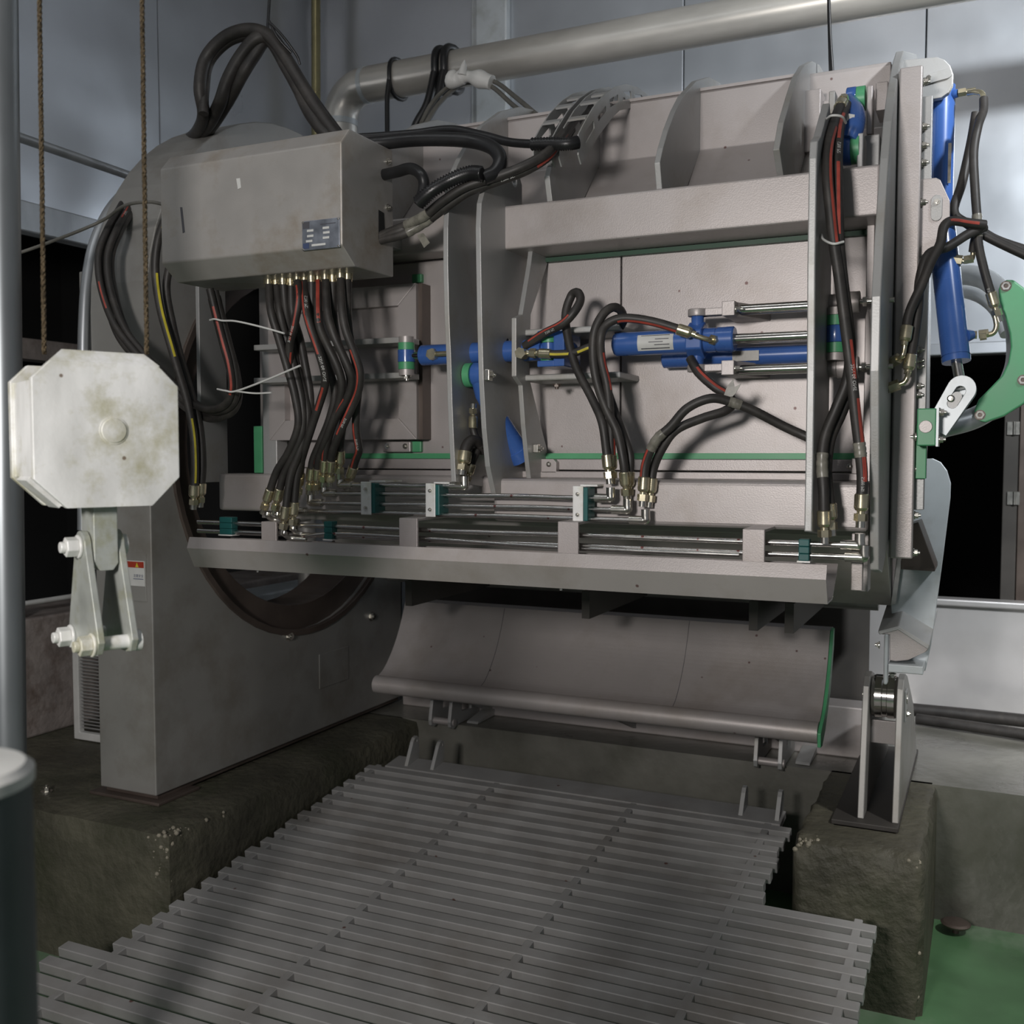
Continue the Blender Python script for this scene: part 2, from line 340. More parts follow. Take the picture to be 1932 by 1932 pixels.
# duct pipe overhead
pz, py_ = 3.205, 4.6
xl = PY(690, 175, py_).x
path = [V(4.3, py_, pz), V(xl+.02, py_, pz)]+[V(xl-.16*math.sin(a), py_, pz-.16+.16*math.cos(a)) for a in [i*math.pi/16 for i in range(1, 9)]]+[V(xl-.16, py_, 2.3)]
dp = thing('duct_pipe', 'thick dull steel duct pipe running under the ceiling', 'pipe', (xl, py_, 2.3))
obj('pipe', M().tube(path, .089, 28), PIPE, dp)
obj('weld_seam', M().cyl(V(xl-.005, py_, pz), V(xl+.02, py_, pz), .092, n=28), ARM, dp)
obj('weld_seam', M().cyl(V(xl-.16, py_, pz-.19), V(xl-.16, py_, pz-.16), .092, n=28), ARM, dp)
obj('vertical_pipe', M().cyl(PY(597, 700, 5.5), V(PY(597, 0, 5.5).x, 5.5, 4.59), .029, n=20), GOLD, label='brassy vertical pipe in front of the back wall', cat='pipe')
# straps and cords at the duct
def ringpath(x, r, sag, n=20): return [V(x+.004*math.sin(3*t), py_+r*math.sin(t), pz+r*math.cos(t)) for t in [2*math.pi*i/n for i in range(n+1)]]
x = PY(752, 160, py_).x
obj('black_strap', M().tube(ringpath(x, .097, 0), .011, 8).tube([V(x, py_-.09, pz-.03), V(x, py_-.11, pz-.12), V(x, py_-.11, 2.35)], .013, 8), CONDUIT, label='single black strap hanging over the duct near its elbow', cat='strap')
for i, u in enumerate((838, 855)):
    x = PY(u, 140, py_).x
    obj('black_strap', M().tube(ringpath(x, .103, 0), .02, 8).tube(spline([V(x, py_-.1, pz-.04), V(x-.02, py_-.14, pz-.2), V(x-.09, py_-.16, pz-.34), V(x-.16, py_-.12, 2.6)]), .019, 8), CONDUIT,
        label=('left' if i == 0 else 'right')+' one of two thick black cables looped over the duct', cat='cable', group='cables looped over the duct')
# ================================================================== GRATING (a ramp rising away from the camera)
TA = .112; ca = 1/math.sqrt(1+TA*TA); dd = V(0, ca, TA*ca); nn = V(0, -TA*ca, ca)
def rz(y): return -.078-TA*(3.96-y)
gr = thing('floor_grating', 'sloping steel bar grating in front of the machine', 'grating', (-1.5, 2.9, rz(2.9)-.05))
def gbar(name, x0, x1, y0, y1, top=0., h=.038, bev=.0025):
    c = V((x0+x1)/2, (y0+y1)/2, rz((y0+y1)/2))+nn*(top-h/2)
    return obj(name, M().obox(c, V((x1-x0)/2, 0, 0), dd*((y1-y0)/2/ca), nn*(h/2)), GRATE, gr, bev=bev, seg=1)
gbar('end_plate', -2.43, -.69, 3.862, 3.985, 0, .03)
yb = 3.852
for k in range(25):
    y1 = yb-.0805*k; y0 = y1-.043
    xl_ = -2.505+.006*math.sin(k*1.7) if y1 > 2.37 else -2.66+.01*math.sin(k)
    xr_ = -.645-.008*(k % 3) if y1 > 3.33 else -.292+.003*(k % 2)
    gbar('bar', xl_, xr_, y0, y1)
for (xc, ya, yb_) in ((-2.462, 1.9, 3.87), (-1.872, 1.9, 3.87), (-1.265, 1.9, 3.87), (-.735, 1.9, 3.87), (-.345, 1.9, 3.31)):
    gbar('cross_bar', xc-.013, xc+.013, ya, yb_, -.0015, .034)
for u0, vt, vb in ((772, 1388, 1432), (820, 1396, 1437), (1397, 1482, 1533), (1465, 1490, 1546)):
    X = PY(u0, vb, 3.93).x; z0 = rz(3.93); zt = PY(u0+8, vt, 3.97).z
    obj('hinge_lug', M().prism([[(3.88, z0-.02), (3.94, zt-.02), (3.955, zt-.004), (3.975, zt), (3.99, zt-.012), (3.992, zt-.03), (3.99, z0-.02)], circ(3.968, zt-.02, .008, 10)], mpX, X, X+.016), STEELG, gr, bev=.002)
p = PZ(1803, 1750, FZ+.02)
dc = thing('drain_cap', 'dark rusty drain cap on the green floor', 'drain cap', (p.x, p.y, FZ))
obj('cap', M().lathe(V(p.x, p.y, FZ+.03), (0, 0, 1), [(0, .05), (.008, .055), (.014, .045), (.018, 0)], 24), RING, dc); obj('stem', M().cyl(V(p.x, p.y, FZ), V(p.x, p.y, FZ+.03), .012), RING, dc)
p = PZ(88, 1495, 0.)
bs = thing('floor_bolt', 'small steel anchor bolt with washer on the plinth', 'bolt', (p.x, p.y, 0))
obj('washer', M().cyl(p, p+V(0, 0, .006), .022, n=18), NICK, bs); obj('nut', M().hexa(p+V(0, 0, .006), p+V(0, 0, .02), .013).cyl(p+V(0, 0, .02), p+V(0, 0, .03), .006), NICK, bs)
# ================================================================== LEFT SUPPORT COLUMN
CX0, CX1, CYF, CYB = -3.07, -2.79, 2.85, 4.61
YC, ZC, RO, RI = 3.80, 1.34, .83, .715
col = thing('support_column', 'tall grey steel support housing with arched top and round opening', 'column', (-2.93, 3.7, 0))
YA, ZA = 3.73, 1.83
outer = [(CYF, .03), (CYB, .03)]+circ(YA, ZA, .88, 28, 0, math.pi, True)
obj('housing', M().prism([outer, circ(YC, ZC, RO, 48)], mpX, CX0, CX1), COLM, col, bev=.004)
obj('bearing_ring', M().prism([circ(YC, ZC, RO+.012, 56), circ(YC, ZC, RI, 56)], mpX, CX0+.04, CX1-.035), RING, col, bev=.004)
obj('ring_lip', M().prism([circ(YC, ZC, RO+.02, 56), circ(YC, ZC, RO-.008, 56)], mpX, CX1-.01, CX1+.012), RING, col, bev=.003)
obj('foot_plate', M().box(CX0-.04, CX1+.03, CYF-.02, CYF+.2, 0, .012), RING, col, bev=.003)
obj('foot_shim', M().box(CX0+.01, CX1-.012, CYF+.02, CYB-.02, .012, .031), RING, col)
for u, v in ((545, 1200), (700, 1163)):
    p = PX(u, v, CX1); obj('bolt', bolt(p, (1, 0, 0), .017, .016), NICK, col)
a = PX(602, 1300, CX1); b = PX(645, 1222, CX1)
obj('cover_plate', M().box(CX1, CX1+.004, a.y, b.y+.05, min(a.z, b.z), max(a.z, b.z)), COLM, col, bev=.002)
a = PY(236, 1132, CYF); b = PY(276, 1044, CYF)
obj('notice_backing', M().box(a.x-.02, b.x, CYF-.004, CYF, a.z, b.z), COLM, col, bev=.001)
a = PY(238, 1104, CYF-.004); b = PY(273, 1059, CYF-.004)
st = obj('warning_notice', M().box(a.x-.02, b.x, CYF-.006, CYF-.004, a.z, b.z), PAPER, col, label='white notice with red band')
hh = b.z-a.z
obj('red_band', M().box(a.x-.017, b.x-.003, CYF-.0072, CYF-.006, b.z-hh*.27, b.z-hh*.03), REDP, st)
obj('warning_triangle', M().prism([[(b.x-.043, b.z-hh*.25), (b.x-.027, b.z-hh*.25), (b.x-.035, b.z-hh*.07)]], mpY, CYF-.0082, CYF-.0072), YEL, st)
obj('lettering', flat_text('注意安全', .0125, lambda x, y: V(b.x-.055+x, CYF-.0066, a.z+hh*.36+y)), NAVY, st)
obj('underline', M().box(b.x-.055, b.x-.006, CYF-.0068, CYF-.006, a.z+hh*.27, a.z+hh*.295), NAVY, st)
# side duct strip on the left of the column
obj('side_casing', M().box(CX0-.12, CX0-.002, CYF+.06, CYF+.30, .93, 2.0), COLM, col, bev=.006)
# handrail bend in front of it
rp = [PX(u, v, -3.1) for u, v in ((157, 1000), (157, 700), (159, 600), (164, 530), (178, 460), (205, 400), (240, 360), (266, 344))]+[V(-3.1, 3.3, 2.44), V(-3.1, 3.6, 2.47)]
obj('bent_rail', M().tube(spline(rp), .021, 16), GALVP, label='shiny galvanised rail bent over beside the steel column', cat='rail')
obj('slanted_pipe', M().cyl(V(-3.6, 2.85, 2.585), V(-3.6, 3.9, 2.565), .02), GALVP, label='straight grey pipe sloping behind the wire ropes', cat='pipe')
p = PX(580, 1130, -3.4)
obj('inner_post', M().cyl(V(p.x, p.y, 0), V(p.x, p.y, 1.6), .05, n=20), COLM, label='dark post seen through the round opening of the column', cat='post')
obj('pale_filler', M().box(-3.9, -3.7, 4.3, 5.5, .02, .47).box(-3.92, -3.68, 4.28, 5.52, .47, .52), ARM, label='added pale block brightening the view through the round opening of the column', cat='crate', bev=.01)  # added block, lightens what shows in the round opening
# ================================================================== DEFLECTOR PLATE AND BASE FRAME
DX0, DX1 = -2.49, -.56
cv = [(4.15, .61), (4.115, .53), (4.07, .45), (4.015, .38), (3.955, .325), (3.90, .30)]
cv = [(p.x, p.y) for p in spline([V(a, b, 0) for a, b in cv], 5)]
df = thing('deflector_plate', 'curved steel deflector plate with a round bar along its lower edge', 'deflector', (-1.5, 4.0, .23))
obj('curved_sheet', M().prism([cv+[(a+.012, b-.004) for a, b in cv[::-1]]], mpX, DX0, DX1), STEEL, df)
obj('round_bar', M().cyl(V(DX0, 3.895, .268), V(DX1, 3.895, .268), .040, n=28), STEEL, df)
obj('top_fold', M().box(DX0, DX1, 4.15, 4.24, .595, .612), STEEL, df, bev=.002)
gp = cv+[(3.86, .29), (3.852, .24), (3.87, .215), (3.93, .23), (4.03, .30), (4.13, .40), (4.19, .55), (4.19, .63)]
obj('green_end_plate', M().prism([cv+[(3.856, .275), (3.86, .222), (3.90, .218), (3.97, .26), (4.09, .38), (4.17, .55), (4.175, .62)]], mpX, DX1+.001, DX1+.014), GREEN, df, bev=.002)
for u in (930, 1285):
    X = PY(u, 1250, 4.03).x; obj('seam', M().prism([[(a-.0008, b+.0006) for a, b in cv]+[(a, b) for a, b in cv[::-1]]], mpX, X, X+.0018), INK, df)
fr = thing('base_frame', 'low steel base channel with hinge brackets on the concrete', 'frame', (-1.6, 4.6, 0))
obj('channel', M().box(-2.75, -.465, 4.55, 4.7, .0, .22), STEEL, fr, bev=.006)
for X in (-2.25, -1.5, -.8): obj('support_arm', M().prism([[(4.55, .2), (4.55, .02), (3.93, .26), (3.93, .29), (4.05, .38), (4.15, .55), (4.2, .55)]], mpX, X, X+.02), STEELG, fr)
for u in (812, 848, 1424, 1470):
    X = PY(u, 1370, 4.26).x
    obj('bracket', M().prism([[(4.24, .03), (4.245, .005), (4.27, -.008), (4.33, .004), (4.56, .004), (4.56, .14), (4.40, .155), (4.30, .15), (4.26, .12)], circ(4.275, .022, .010, 12), [(4.36, .06), (4.46, .05), (4.46, .11), (4.36, .12)]], mpX, X, X+.016), STEELG, fr, bev=.002)
for u0, u1 in ((812, 848), (1424, 1470)):
    a = PY(u0, 1370, 4.26); b = PY(u1, 1370, 4.26); obj('pin', M().cyl(V(a.x-.004, 4.275, .022), V(b.x+.022, 4.275, .022), .017), STEEL, fr)
for X in (PY(880, 1368, 4.36).x, PY(1500, 1440, 4.36).x):
    obj('foot', M().prism([[(4.36, 0.002), (4.55, 0.002), (4.55, .035), (4.37, .012)]], mpX, X, X+.06), STEELG, fr, bev=.002)
obj('dark_backing', M().box(-2.74, -.47, 4.72, 4.735, .0, 1.0), SHADED, fr)  # added dark sheet, keeps the gap under the tray black
obj('cross_tube', M().cyl(V(-2.7, 4.35, .70), V(-.4, 4.35, .70), .028), COLM, fr)
# ================================================================== ROLLER STAND (right)
rs = thing('roller_stand', 'steel stand with two upright plates holding a shiny roller', 'stand', (-.34, 4.1, 0))
obj('base_plate', M().box(-.485, -.262, 3.70, 4.75, 0, .018), SHADED, rs, bev=.003)  # base plate coloured dark in place of its shadow
obj('shim', M().box(-.475, -.27, 3.695, 3.9, -.012, .0), RING, rs)
prof = [(3.745, .018), (3.835, .42), (3.85, .468), (3.885, .497), (3.95, .505), (4.04, .48), (4.40, .30), (4.70, .018)]
for X in (-.402, -.287): obj('side_plate', M().prism([prof, circ(3.935, .42, .022, 16)], mpX, X, X+.022), COLM, rs, bev=.003)
obj('roller', M().lathe(V(-.376, 3.935, .42), (1, 0, 0), [(0, .072), (.012, .078), (.035, .078), (.038, .075), (.052, .075), (.055, .078), (.078, .078), (.086, .072)], 32), BRIGHT, rs)
obj('axle', M().cyl(V(-.41, 3.935, .42), V(-.255, 3.935, .42), .02), NICK, rs)
obj('keeper_plate', M().box(-.265, -.259, 3.90, 3.97, .34, .45), STEELG, rs, bev=.002); obj('bolt', bolt(V(-.259, 3.935, .365), (1, 0, 0), .01), NICK, rs)
obj('cross_plate', M().box(-.38, -.287, 3.93, 3.945, .245, .33), STEEL, rs, bev=.002)
# pale arm with boxed head behind the stand
AY = 3.62
arm = thing('swing_arm', 'pale grey swing arm plate with round top and angular lower head', 'arm', tuple(PY(1710, 1270, AY)))
o2 = [(p.x, p.z) for p in [PY(u, v, AY) for u, v in ((1738, 866), (1760, 865), (1775, 872), (1787, 888), (1794, 912), (1793, 940), (1779, 1053), (1757, 1216), (1746, 1266), (1690, 1262), (1681, 1143), (1703, 1050), (1712, 900), (1722, 874))]]
obj('plate', M().prism([o2], mpY, AY, AY+.014), ARM, arm, bev=.002)
f2 = [(p.x, p.z) for p in [PY(u, v, AY-.05) for u, v in ((1692, 1050), (1702, 1050), (1690, 1140), (1680, 1143))]]
obj('edge_flange', M().prism([f2], mpY, AY-.05, AY), STEELG, arm, bev=.002)
gs = [(p.x, p.z) for p in [PY(u, v, AY-.04) for u, v in ((1738, 980), (1768, 1062), (1768, 1070), (1706, 1066), (1706, 1052), (1722, 985))]]
obj('gusset', M().prism([gs], mpY, AY-.18, AY), RING, arm, bev=.002)
hp = [(p.x, p.z) for p in [PY(u, v, 3.52) for u, v in ((1658, 1190), (1695, 1181), (1750, 1215), (1754, 1222), (1747, 1230), (1712, 1246), (1690, 1248), (1678, 1246), (1678, 1198), (1664, 1197))]]
obj('head_block', M().prism([hp], mpY, 3.52, 3.53), STEEL, arm, bev=.003)
hp2 = [(p.x, p.z) for p in [PY(u, v, 3.53) for u, v in ((1657, 1189), (1695, 1179), (1755, 1215), (1752, 1224), (1695, 1187), (1660, 1196))]]
obj('head_cover', M().prism([[(a, b) for a, b in hp2]], lambda p, a: V(p[0]+(a-3.52)*.05, a, p[1]+(a-3.52)*.34), 3.515, 3.75), STEELG, arm, bev=.003)
a = PY(1666, 1292, 3.50); b = PY(1676, 1197, 3.50)
obj('hanging_bar', M().box(a.x, b.x, 3.50, 3.54, a.z, b.z), ARM, arm, bev=.006)
a = PY(1675, 1268, 3.50); b = PY(1742, 1258, 3.50)
obj('shelf_plate', M().box(a.x, b.x, 3.50, 3.66, a.z, b.z), ARM, arm, bev=.003)
for u, v in ((1660, 1217), (1684, 1270)):
    obj('bolt', bolt(PY(u, v, 3.51), (-1, 0, 0) if u < 1670 else (0, 0, -1), .009), NICK, arm)
# black cable on the raised floor at the right
fc = [V(-.28, 5.0, .11), V(.05, 4.9, .13), V(.35, 4.75, .12), V(.7, 4.6, .06), V(1.1, 4.55, .03)]
obj('floor_cable', M().tube(spline([V(-.35, 5.35, .05), V(.0, 5.33, .055), V(.3, 5.28, .06), V(.62, 5.2, .05), V(1.2, 5.1, .035)]), .032, 12), RUB, label='thick black cable lying along the low stainless wall', cat='cable')
obj('floor_cable', M().tube(spline([V(-.3, 5.25, .03), V(.1, 5.17, .032), V(.5, 5.05, .03), V(1.2, 4.9, .03)]), .026, 12), RUB, label='thinner black cable on the wet floor in front of the thick one', cat='cable')
# ================================================================== HOIST BLOCK
bx = (rgt*math.cos(math.radians(40))+V(-math.sin(YAW), math.cos(YAW), 0)*math.sin(math.radians(40))).normalized()
by = V(-bx.y, bx.x, 0)
fh = V(-math.sin(YAW), math.cos(YAW), 0)
O = rgt*-.742+fh*1.835
def zat(v, s): return 1.3-(v-857.5)*s/1940
def hb(p, a): return V(O.x, O.y, 0)+bx*p[0]+by*a+V(0, 0, p[1])
def H3(x, y, z): return V(O.x, O.y, 0)+bx*x+by*y+V(0, 0, z)
zt, zb = zat(681, 1.72), zat(960, 1.72)
wz = .124; c1 = .045
octo = [(-wz, zb+.05), (-wz+.052, zb), (wz-.05, zb), (wz, zb+.05), (wz, zt-.035), (wz-.035, zt), (-wz+.03, zt), (-wz, zt-.03)]
hk = thing('hoist_block', 'pale galvanised hoist pulley block with clevis hanging on two wire ropes', 'pulley block', tuple(H3(0, 0, zat(1235, 1.83))))
obj('front_plate', M().prism([octo], hb, -.0725, -.058), GALV, hk, bev=.0015)
obj('rear_plate', M().prism([octo], hb, .058, .0725), GALV, hk, bev=.0015)
obj('left_plate', M().prism([[(-wz+.006, zb+.052), (-wz+.016, zb+.052), (-wz+.016, zt-.032), (-wz+.006, zt-.032)]], hb, -.058, .058), GALV, hk)
obj('top_plate', M().add([H3(-wz+.028, -.0725, zt), H3(wz-.033, -.0725, zt), H3(wz-.052, -.048, zt+.022), H3(-wz+.056, -.048, zt+.022), H3(-wz+.028, -.062, zt-.006), H3(wz-.033, -.062, zt-.006), H3(wz-.052, -.042, zt+.018), H3(-wz+.056, -.042, zt+.018)], [(0, 1, 2, 3), (7, 6, 5, 4), (0, 3, 7, 4), (1, 5, 6, 2), (2, 6, 7, 3), (0, 4, 5, 1)]), GALV, hk)
obj('bottom_plate', M().obox(H3(-wz+.028, 0, zb+.026), bx*.026-V(0, 0, .024), by*.03, bx*.003+V(0, 0, .003)).prism([[(-wz+.055, zb+.002), (wz-.05, zb+.002), (wz-.05, zb+.01), (-wz+.055, zb+.01)]], hb, -.058, .058), GALV, hk)
obj('pulley_wheel', M().lathe(H3(.01, -.045, zat(812, 1.83)), by, [(0, .085), (.02, .085), (.035, .07), (.055, .07), (.07, .085), (.09, .085)], 32), RING, hk)
pc = H3(.008, -.0725, zat(812, 1.76))
obj('axle_cap', M().lathe(pc, -by, [(0, .0245), (.0012, .0245), (.0015, .0215), (.0035, .0205), (.0045, .012), (.0048, 0)], 24), GALV, hk)
sx = .004
zs0, zs1 = zat(1062, 1.83), zb+.004
obj('stem', M().prism([[(sx-.021, zs0), (sx-.012, zs0-.012), (sx+.012, zs0-.012), (sx+.021, zs0), (sx+.021, zs1), (sx-.021, zs1)]], hb, -.034, .034), GALVC, hk, bev=.002)
zp, zq = zat(1030, 1.83), zat(1207, 1.83)
pl = [(-.088, zq+.005), (-.076, zq-.016), (-.055, zq-.02), (.05, zq-.018), (.07, zq-.006), (.074, zq+.012)]+[(.028*math.cos(t), zp+.028*math.sin(t)) for t in [i*math.pi/8 for i in range(0, 9)]]
def hp_(p, a): return V(O.x, O.y, 0)+by*p[0]+bx*a+V(0, 0, p[1])
for x in (sx-.035, sx+.023): obj('clevis_plate', M().prism([pl], hp_, x, x+.012), GALVC, hk, bev=.0015)
for (yy, z) in ((0, zp), (.055, zq), (-.062, zq)):
    obj('pin', M().cyl(H3(sx-.04, yy, z), H3(sx+.04, yy, z), .0125, n=16), GALV, hk)
    obj('nut', M().cyl(H3(sx-.04, yy, z), H3(sx-.035, yy, z), .021, n=18).hexa(H3(sx-.060, yy, z), H3(sx-.04, yy, z), .018).cyl(H3(sx-.069, yy, z), H3(sx-.060, yy, z), .010, n=12), GALV, hk, bev=.0015)
    obj('pin_head', M().cyl(H3(sx+.035, yy, z), H3(sx+.045, yy, z), .019, n=18), GALV, hk)
for u, lab in ((79.5, 'left'), (273, 'right')):
    a = CAM+ray(u+4, 668)*1.83; b = a+V(0, 0, 1); vtop = CAM+ray(u-5, 0)*1.83
    dirn = (vtop-a); top = a+dirn*((4.55-a.z)/dirn.z); n = 220; P = [a+(top-a)*(i/n)-dirn.normalized()*.06*(1 if i == 0 else 0) for i in range(n+1)]
    m = M()
    for k in range(3): # three twisted strands
        Q = []
        for i in range(n*3+1):
            t = i/(n*3); ang = 2*math.pi*(k/3+t*95); Q.append(a+(top-a)*t+rgt*(.0022*math.cos(ang))+fwd*(.0022*math.sin(ang)))
        m.tube(Q, .0025, 5)
    obj('wire_rope', m, ROPE, label=lab+' rusty wire rope of the hoist block going up to the ceiling', cat='rope', group='hoist wire ropes')
# ================================================================== FOREGROUND POST AND BOLLARD
a = CAM+ray(0, 0)*2.2; b = CAM+ray(16, 1420)*2.2; d = (b-a).normalized()
obj('galvanised_post', M().cyl(a-d*1.2, b+d*(b.z-FZ)/-d.z*1, .036, n=32), POSTM, label='thick galvanised post at the left edge', cat='post')
p = CAM+ray(-108, 1458)*.9
bo = thing('bollard', 'grey bollard with pale domed cap at the lower left edge', 'bollard', (p.x, p.y, FZ))
obj('body', M().cyl(V(p.x, p.y, FZ), V(p.x, p.y, p.z-.012), .071, n=40), BOLM, bo); obj('cap', M().lathe(V(p.x, p.y, p.z-.012), (0, 0, 1), [(0, .0735), (.010, .0735), (.016, .066), (.019, .04), (.02, 0)], 40), WHITE, bo)
# ================================================================== MACHINE BODY
XL, XR = -2.55, -.29
mc = thing('rotating_box_machine', 'large grey steel hydraulic box machine with ribs, beams and end flange', 'machine', (-1.4, 3.6, .8))
obj('body_shell', M().prism([[(2.995, 1.07), (2.995, 2.03), (3.2, 2.244), (3.2, 2.418), (3.205, 2.43), (4.3, 2.43), (4.3, .80), (3.6, .80), (3.35, 1.05)]], mpX, -2.40, XR), STEEL, mc, bev=.003)
obj('roof_lip', M().box(-2.4, -.53, 3.194, 3.2, 2.424, 2.433), STEEL, mc)
sm = PY(1172, 650, 2.97).x
for a, b in ((PY(560, 700, 2.97).x, sm-.002), (sm+.002, -.295)): obj('front_panel', M().box(a, b, 2.965, 2.995, 1.255, 1.93), STEEL, mc, bev=.003)
obj('upper_beam', M().box(-1.345, -.272, 2.78, 2.96, 1.905, 2.032), STEEL, mc, bev=.007, seg=3)
obj('upper_beam', M().box(-2.5, -1.345, 2.86, 2.97, 1.935, 2.052), STEEL, mc, bev=.007, seg=3)
obj('beam_seal', M().box(-1.27, -.30, 2.94, 2.965, 1.890, 1.903), DGREEN, mc)
obj('lower_beam', M().box(-1.345, -.281, 2.75, 2.93, 1.102, 1.229), STEEL, mc, bev=.013, seg=3)
obj('lower_beam', M().box(-2.474, -1.345, 2.85, 2.96, 1.104, 1.233), STEEL, mc, bev=.011, seg=3)
obj('green_seal', M().box(PY(640, 858, 2.95).x, -.30, 2.944, 2.966, 1.287, 1.304), GREEN, mc)
obj('sill_strip', M().box(PY(640, 880, 2.93).x, -.30, 2.93, 2.97, 1.253, 1.286), STEEL, mc, bev=.002)
obj('sill_strip', M().box(PY(620, 880, 2.9).x, -.30, 2.905, 2.97, 1.229, 1.249), STEEL, mc, bev=.002)
obj('end_cover', M().box(-.345, -.295, 2.915, 2.97, 1.232, 1.29), STEEL, mc, bev=.002)
obj('bolt', M().lathe(PY(1603, 880, 2.915), (0, -1, 0), [(0, .008), (.004, .008), (.007, .004), (.0075, 0)], 14), NICK, mc)
a = PY(1024, 892, 2.92); b = PY(1053, 866, 2.92)
obj('corner_tab', M().prism([[(a.x, a.z), (b.x, a.z), (b.x, b.z-.01), (b.x-.01, b.z), (a.x, b.z)]], mpY, 2.905, 2.93), STEEL, mc, bev=.002)
obj('bolt', M().lathe(PY(1036, 876, 2.905), (0, -1, 0), [(0, .008), (.004, .008), (.007, .004), (.0075, 0)], 14), NICK, mc)
# semi-round ribs over the body
rib = [(1234, 362), (1234, 308), (1240, 280), (1250, 246), (1264, 210), (1279, 181), (1304, 154), (1328, 147), (1350, 158)]
RX = -.8635
rp_ = [(p.y, p.z) for p in [PX(u, v, RX) for u, v in rib]]
zb_ = 2.034; rp_[0] = (2.80, zb_)
full = rp_+[(3.75, 2.50), (3.9, 2.43), (3.3, 2.40), (3.21, 2.40), (3.21, 2.25), (2.99, zb_)]
for X in (-1.853, -1.523, -1.193, RX): obj('rib', M().prism([full], mpX, X, X+.017), STEELG, mc, bev=.002)
rc = [(p.y, p.z) for p in [PX(u, v, -.533) for u, v in ((1458, 339), (1458, 283), (1467, 232), (1482, 181), (1493, 148), (1507, 125), (1522, 117), (1536, 124), (1546, 142))]]
rc[0] = (2.80, zb_)
obj('rib', M().prism([rc+[(3.5, 2.43), (3.21, 2.40), (3.21, 2.25), (2.99, zb_)]], mpX, -.533, -.516), STEELG, mc, bev=.002)
# twin bowed plates in the middle
p1 = [(p.y, p.z) for p in [PX(u, v, -1.444) for u, v in ((846, 372), (838, 388), (836, 430), (836, 500), (838, 590), (842, 681), (844, 754), (847, 826), (851, 909))]]
p1 += [(2.86, 1.20), (2.965, 1.24), (2.965, 1.93), (2.85, 1.94), (2.85, 2.06), (2.80, 2.13)]
obj('bowed_plate', M().prism([p1, circ(2.86, 1.613, .016, 14)], mpX, -1.444, -1.428), STEELG, mc, bev=.002)
p2 = [(p.y, p.z) for p in [PX(u, v, -1.334) for u, v in ((925, 338), (908, 350), (899, 384), (897, 430), (898, 500), (900, 609), (903, 717), (908, 808), (915, 880), (926, 931))]]
p2 += [(2.86, 1.11), (2.94, 1.22), (2.945, 1.90), (2.90, 2.03), (2.90, 2.12), (2.86, 2.17)]
obj('bowed_plate', M().prism([p2, circ(2.80, 1.63, .016, 14), circ(2.845, 2.12, .018, 14)], mpX, -1.334, -1.318), STEELG, mc, bev=.002)
p3f = [(1000, 440), (993, 500), (977, 594), (965, 600), (965, 710), (973, 722), (977, 727), (982, 800), (988, 860), (993, 903)]
p3b = [(1023, 903), (1024, 848), (1009, 790), (992, 720), (990, 703), (993, 594), (1024, 500), (1035, 440)]
obj('notched_plate', M().prism([[(p.y, p.z) for p in [PX(u, v, -1.272) for u, v in p3f+p3b]]], mpX, -1.272, -1.257), STEELG, mc, bev=.002)
def keeper(p, parent, s=.016):
    o = obj('keeper_block', M().obox(p+V(.008, 0, 0), V(.008, 0, 0), V(0, s*.8, 0), V(0, 0, s)), NICK, parent, bev=.002)
    obj('bolt', bolt(p+V(.016, .004, 0), (1, 0, 0), .008, .006, False), NICK, o)
keeper(PX(917, 708, -1.318), mc); keeper(PX(1008, 846, -1.257), mc, .013)
# right: tall thin plate, end flange, flat bar
pr = [(p.y, p.z) for p in [PX(u, v, -.417) for u, v in ((1534, 258), (1528, 268), (1526, 300), (1523, 500), (1522, 700), (1519, 900), (1517, 1003))]]
obj('tall_plate', M().prism([pr+[(2.80, 1.09), (2.86, 1.20), (2.86, 2.05), (2.78, 2.20)]], mpX, -.417, -.398), STEELG, mc, bev=.003)
fl = [(p.y, p.z) for p in [PX(u, v, -.272) for u, v in ((1641, 1075), (1641, 900), (1641, 700), (1644, 560), (1651, 430), (1660, 300), (1666, 230), (1673, 174), (1683, 120), (1690, 98))]]
fl += [(3.6, 2.58), (4.1, 2.56), (4.5, 2.3), (4.75, 1.9), (4.8, 1.5), (4.6, 1.12), (3.2, 1.12), (2.95, 1.06), (2.80, .995)]
obj('end_flange', M().prism([fl], mpX, -.272, -.250), STEELG, mc, bev=.003)
obj('flat_bar', M().box(-.245, -.188, 2.945, 2.965, 1.02, 2.318), STEEL, mc, bev=.004)
obj('flat_bar', M().box(-.250, -.225, 2.965, 3.06, 1.02, 2.318), STEELG, mc, bev=.003)
obj('inner_strip', M().box(-.315, -.295, 2.90, 2.965, .93, 1.93), STEEL, mc, bev=.002)
obj('lower_strip', M().box(-.318, -.29, 2.72, 2.74, .955, 1.10), STEEL, mc, bev=.002)
for u, v in ((1745, 660), (1752, 680), (1757, 690), (1744, 728), (1748, 745), (1748, 240), (1752, 275), (1745, 308), (1740, 383), (1739, 823), (1741, 885), (1740, 972), (1728, 1042), (1739, 158)):
    p = PY(u, v, 2.99); obj('bolt', bolt(V(-.188, 2.98, p.z), (1, 0, 0), .0085, .011), NICK, mc)
obj('bolt_rail', M().box(-.20, -.165, 2.99, 3.02, 1.15, 2.25), STEELG, mc, bev=.002)
obj('green_pad', M().box(-.188, -.16, 2.97, 3.0, 1.235, 1.38), GREEN, mc, bev=.002)
bp = [(p.x, p.z) for p in [PY(u, v, 2.985) for u, v in ((1735, 338), (1766, 335), (1774, 339), (1792, 378), (1792, 412), (1768, 467), (1732, 486))]]
br = obj('bracket_plate', M().prism([bp], mpY, 2.985, 3.0), STEEL, mc, bev=.002)
c = PY(1767, 393, 2.985)
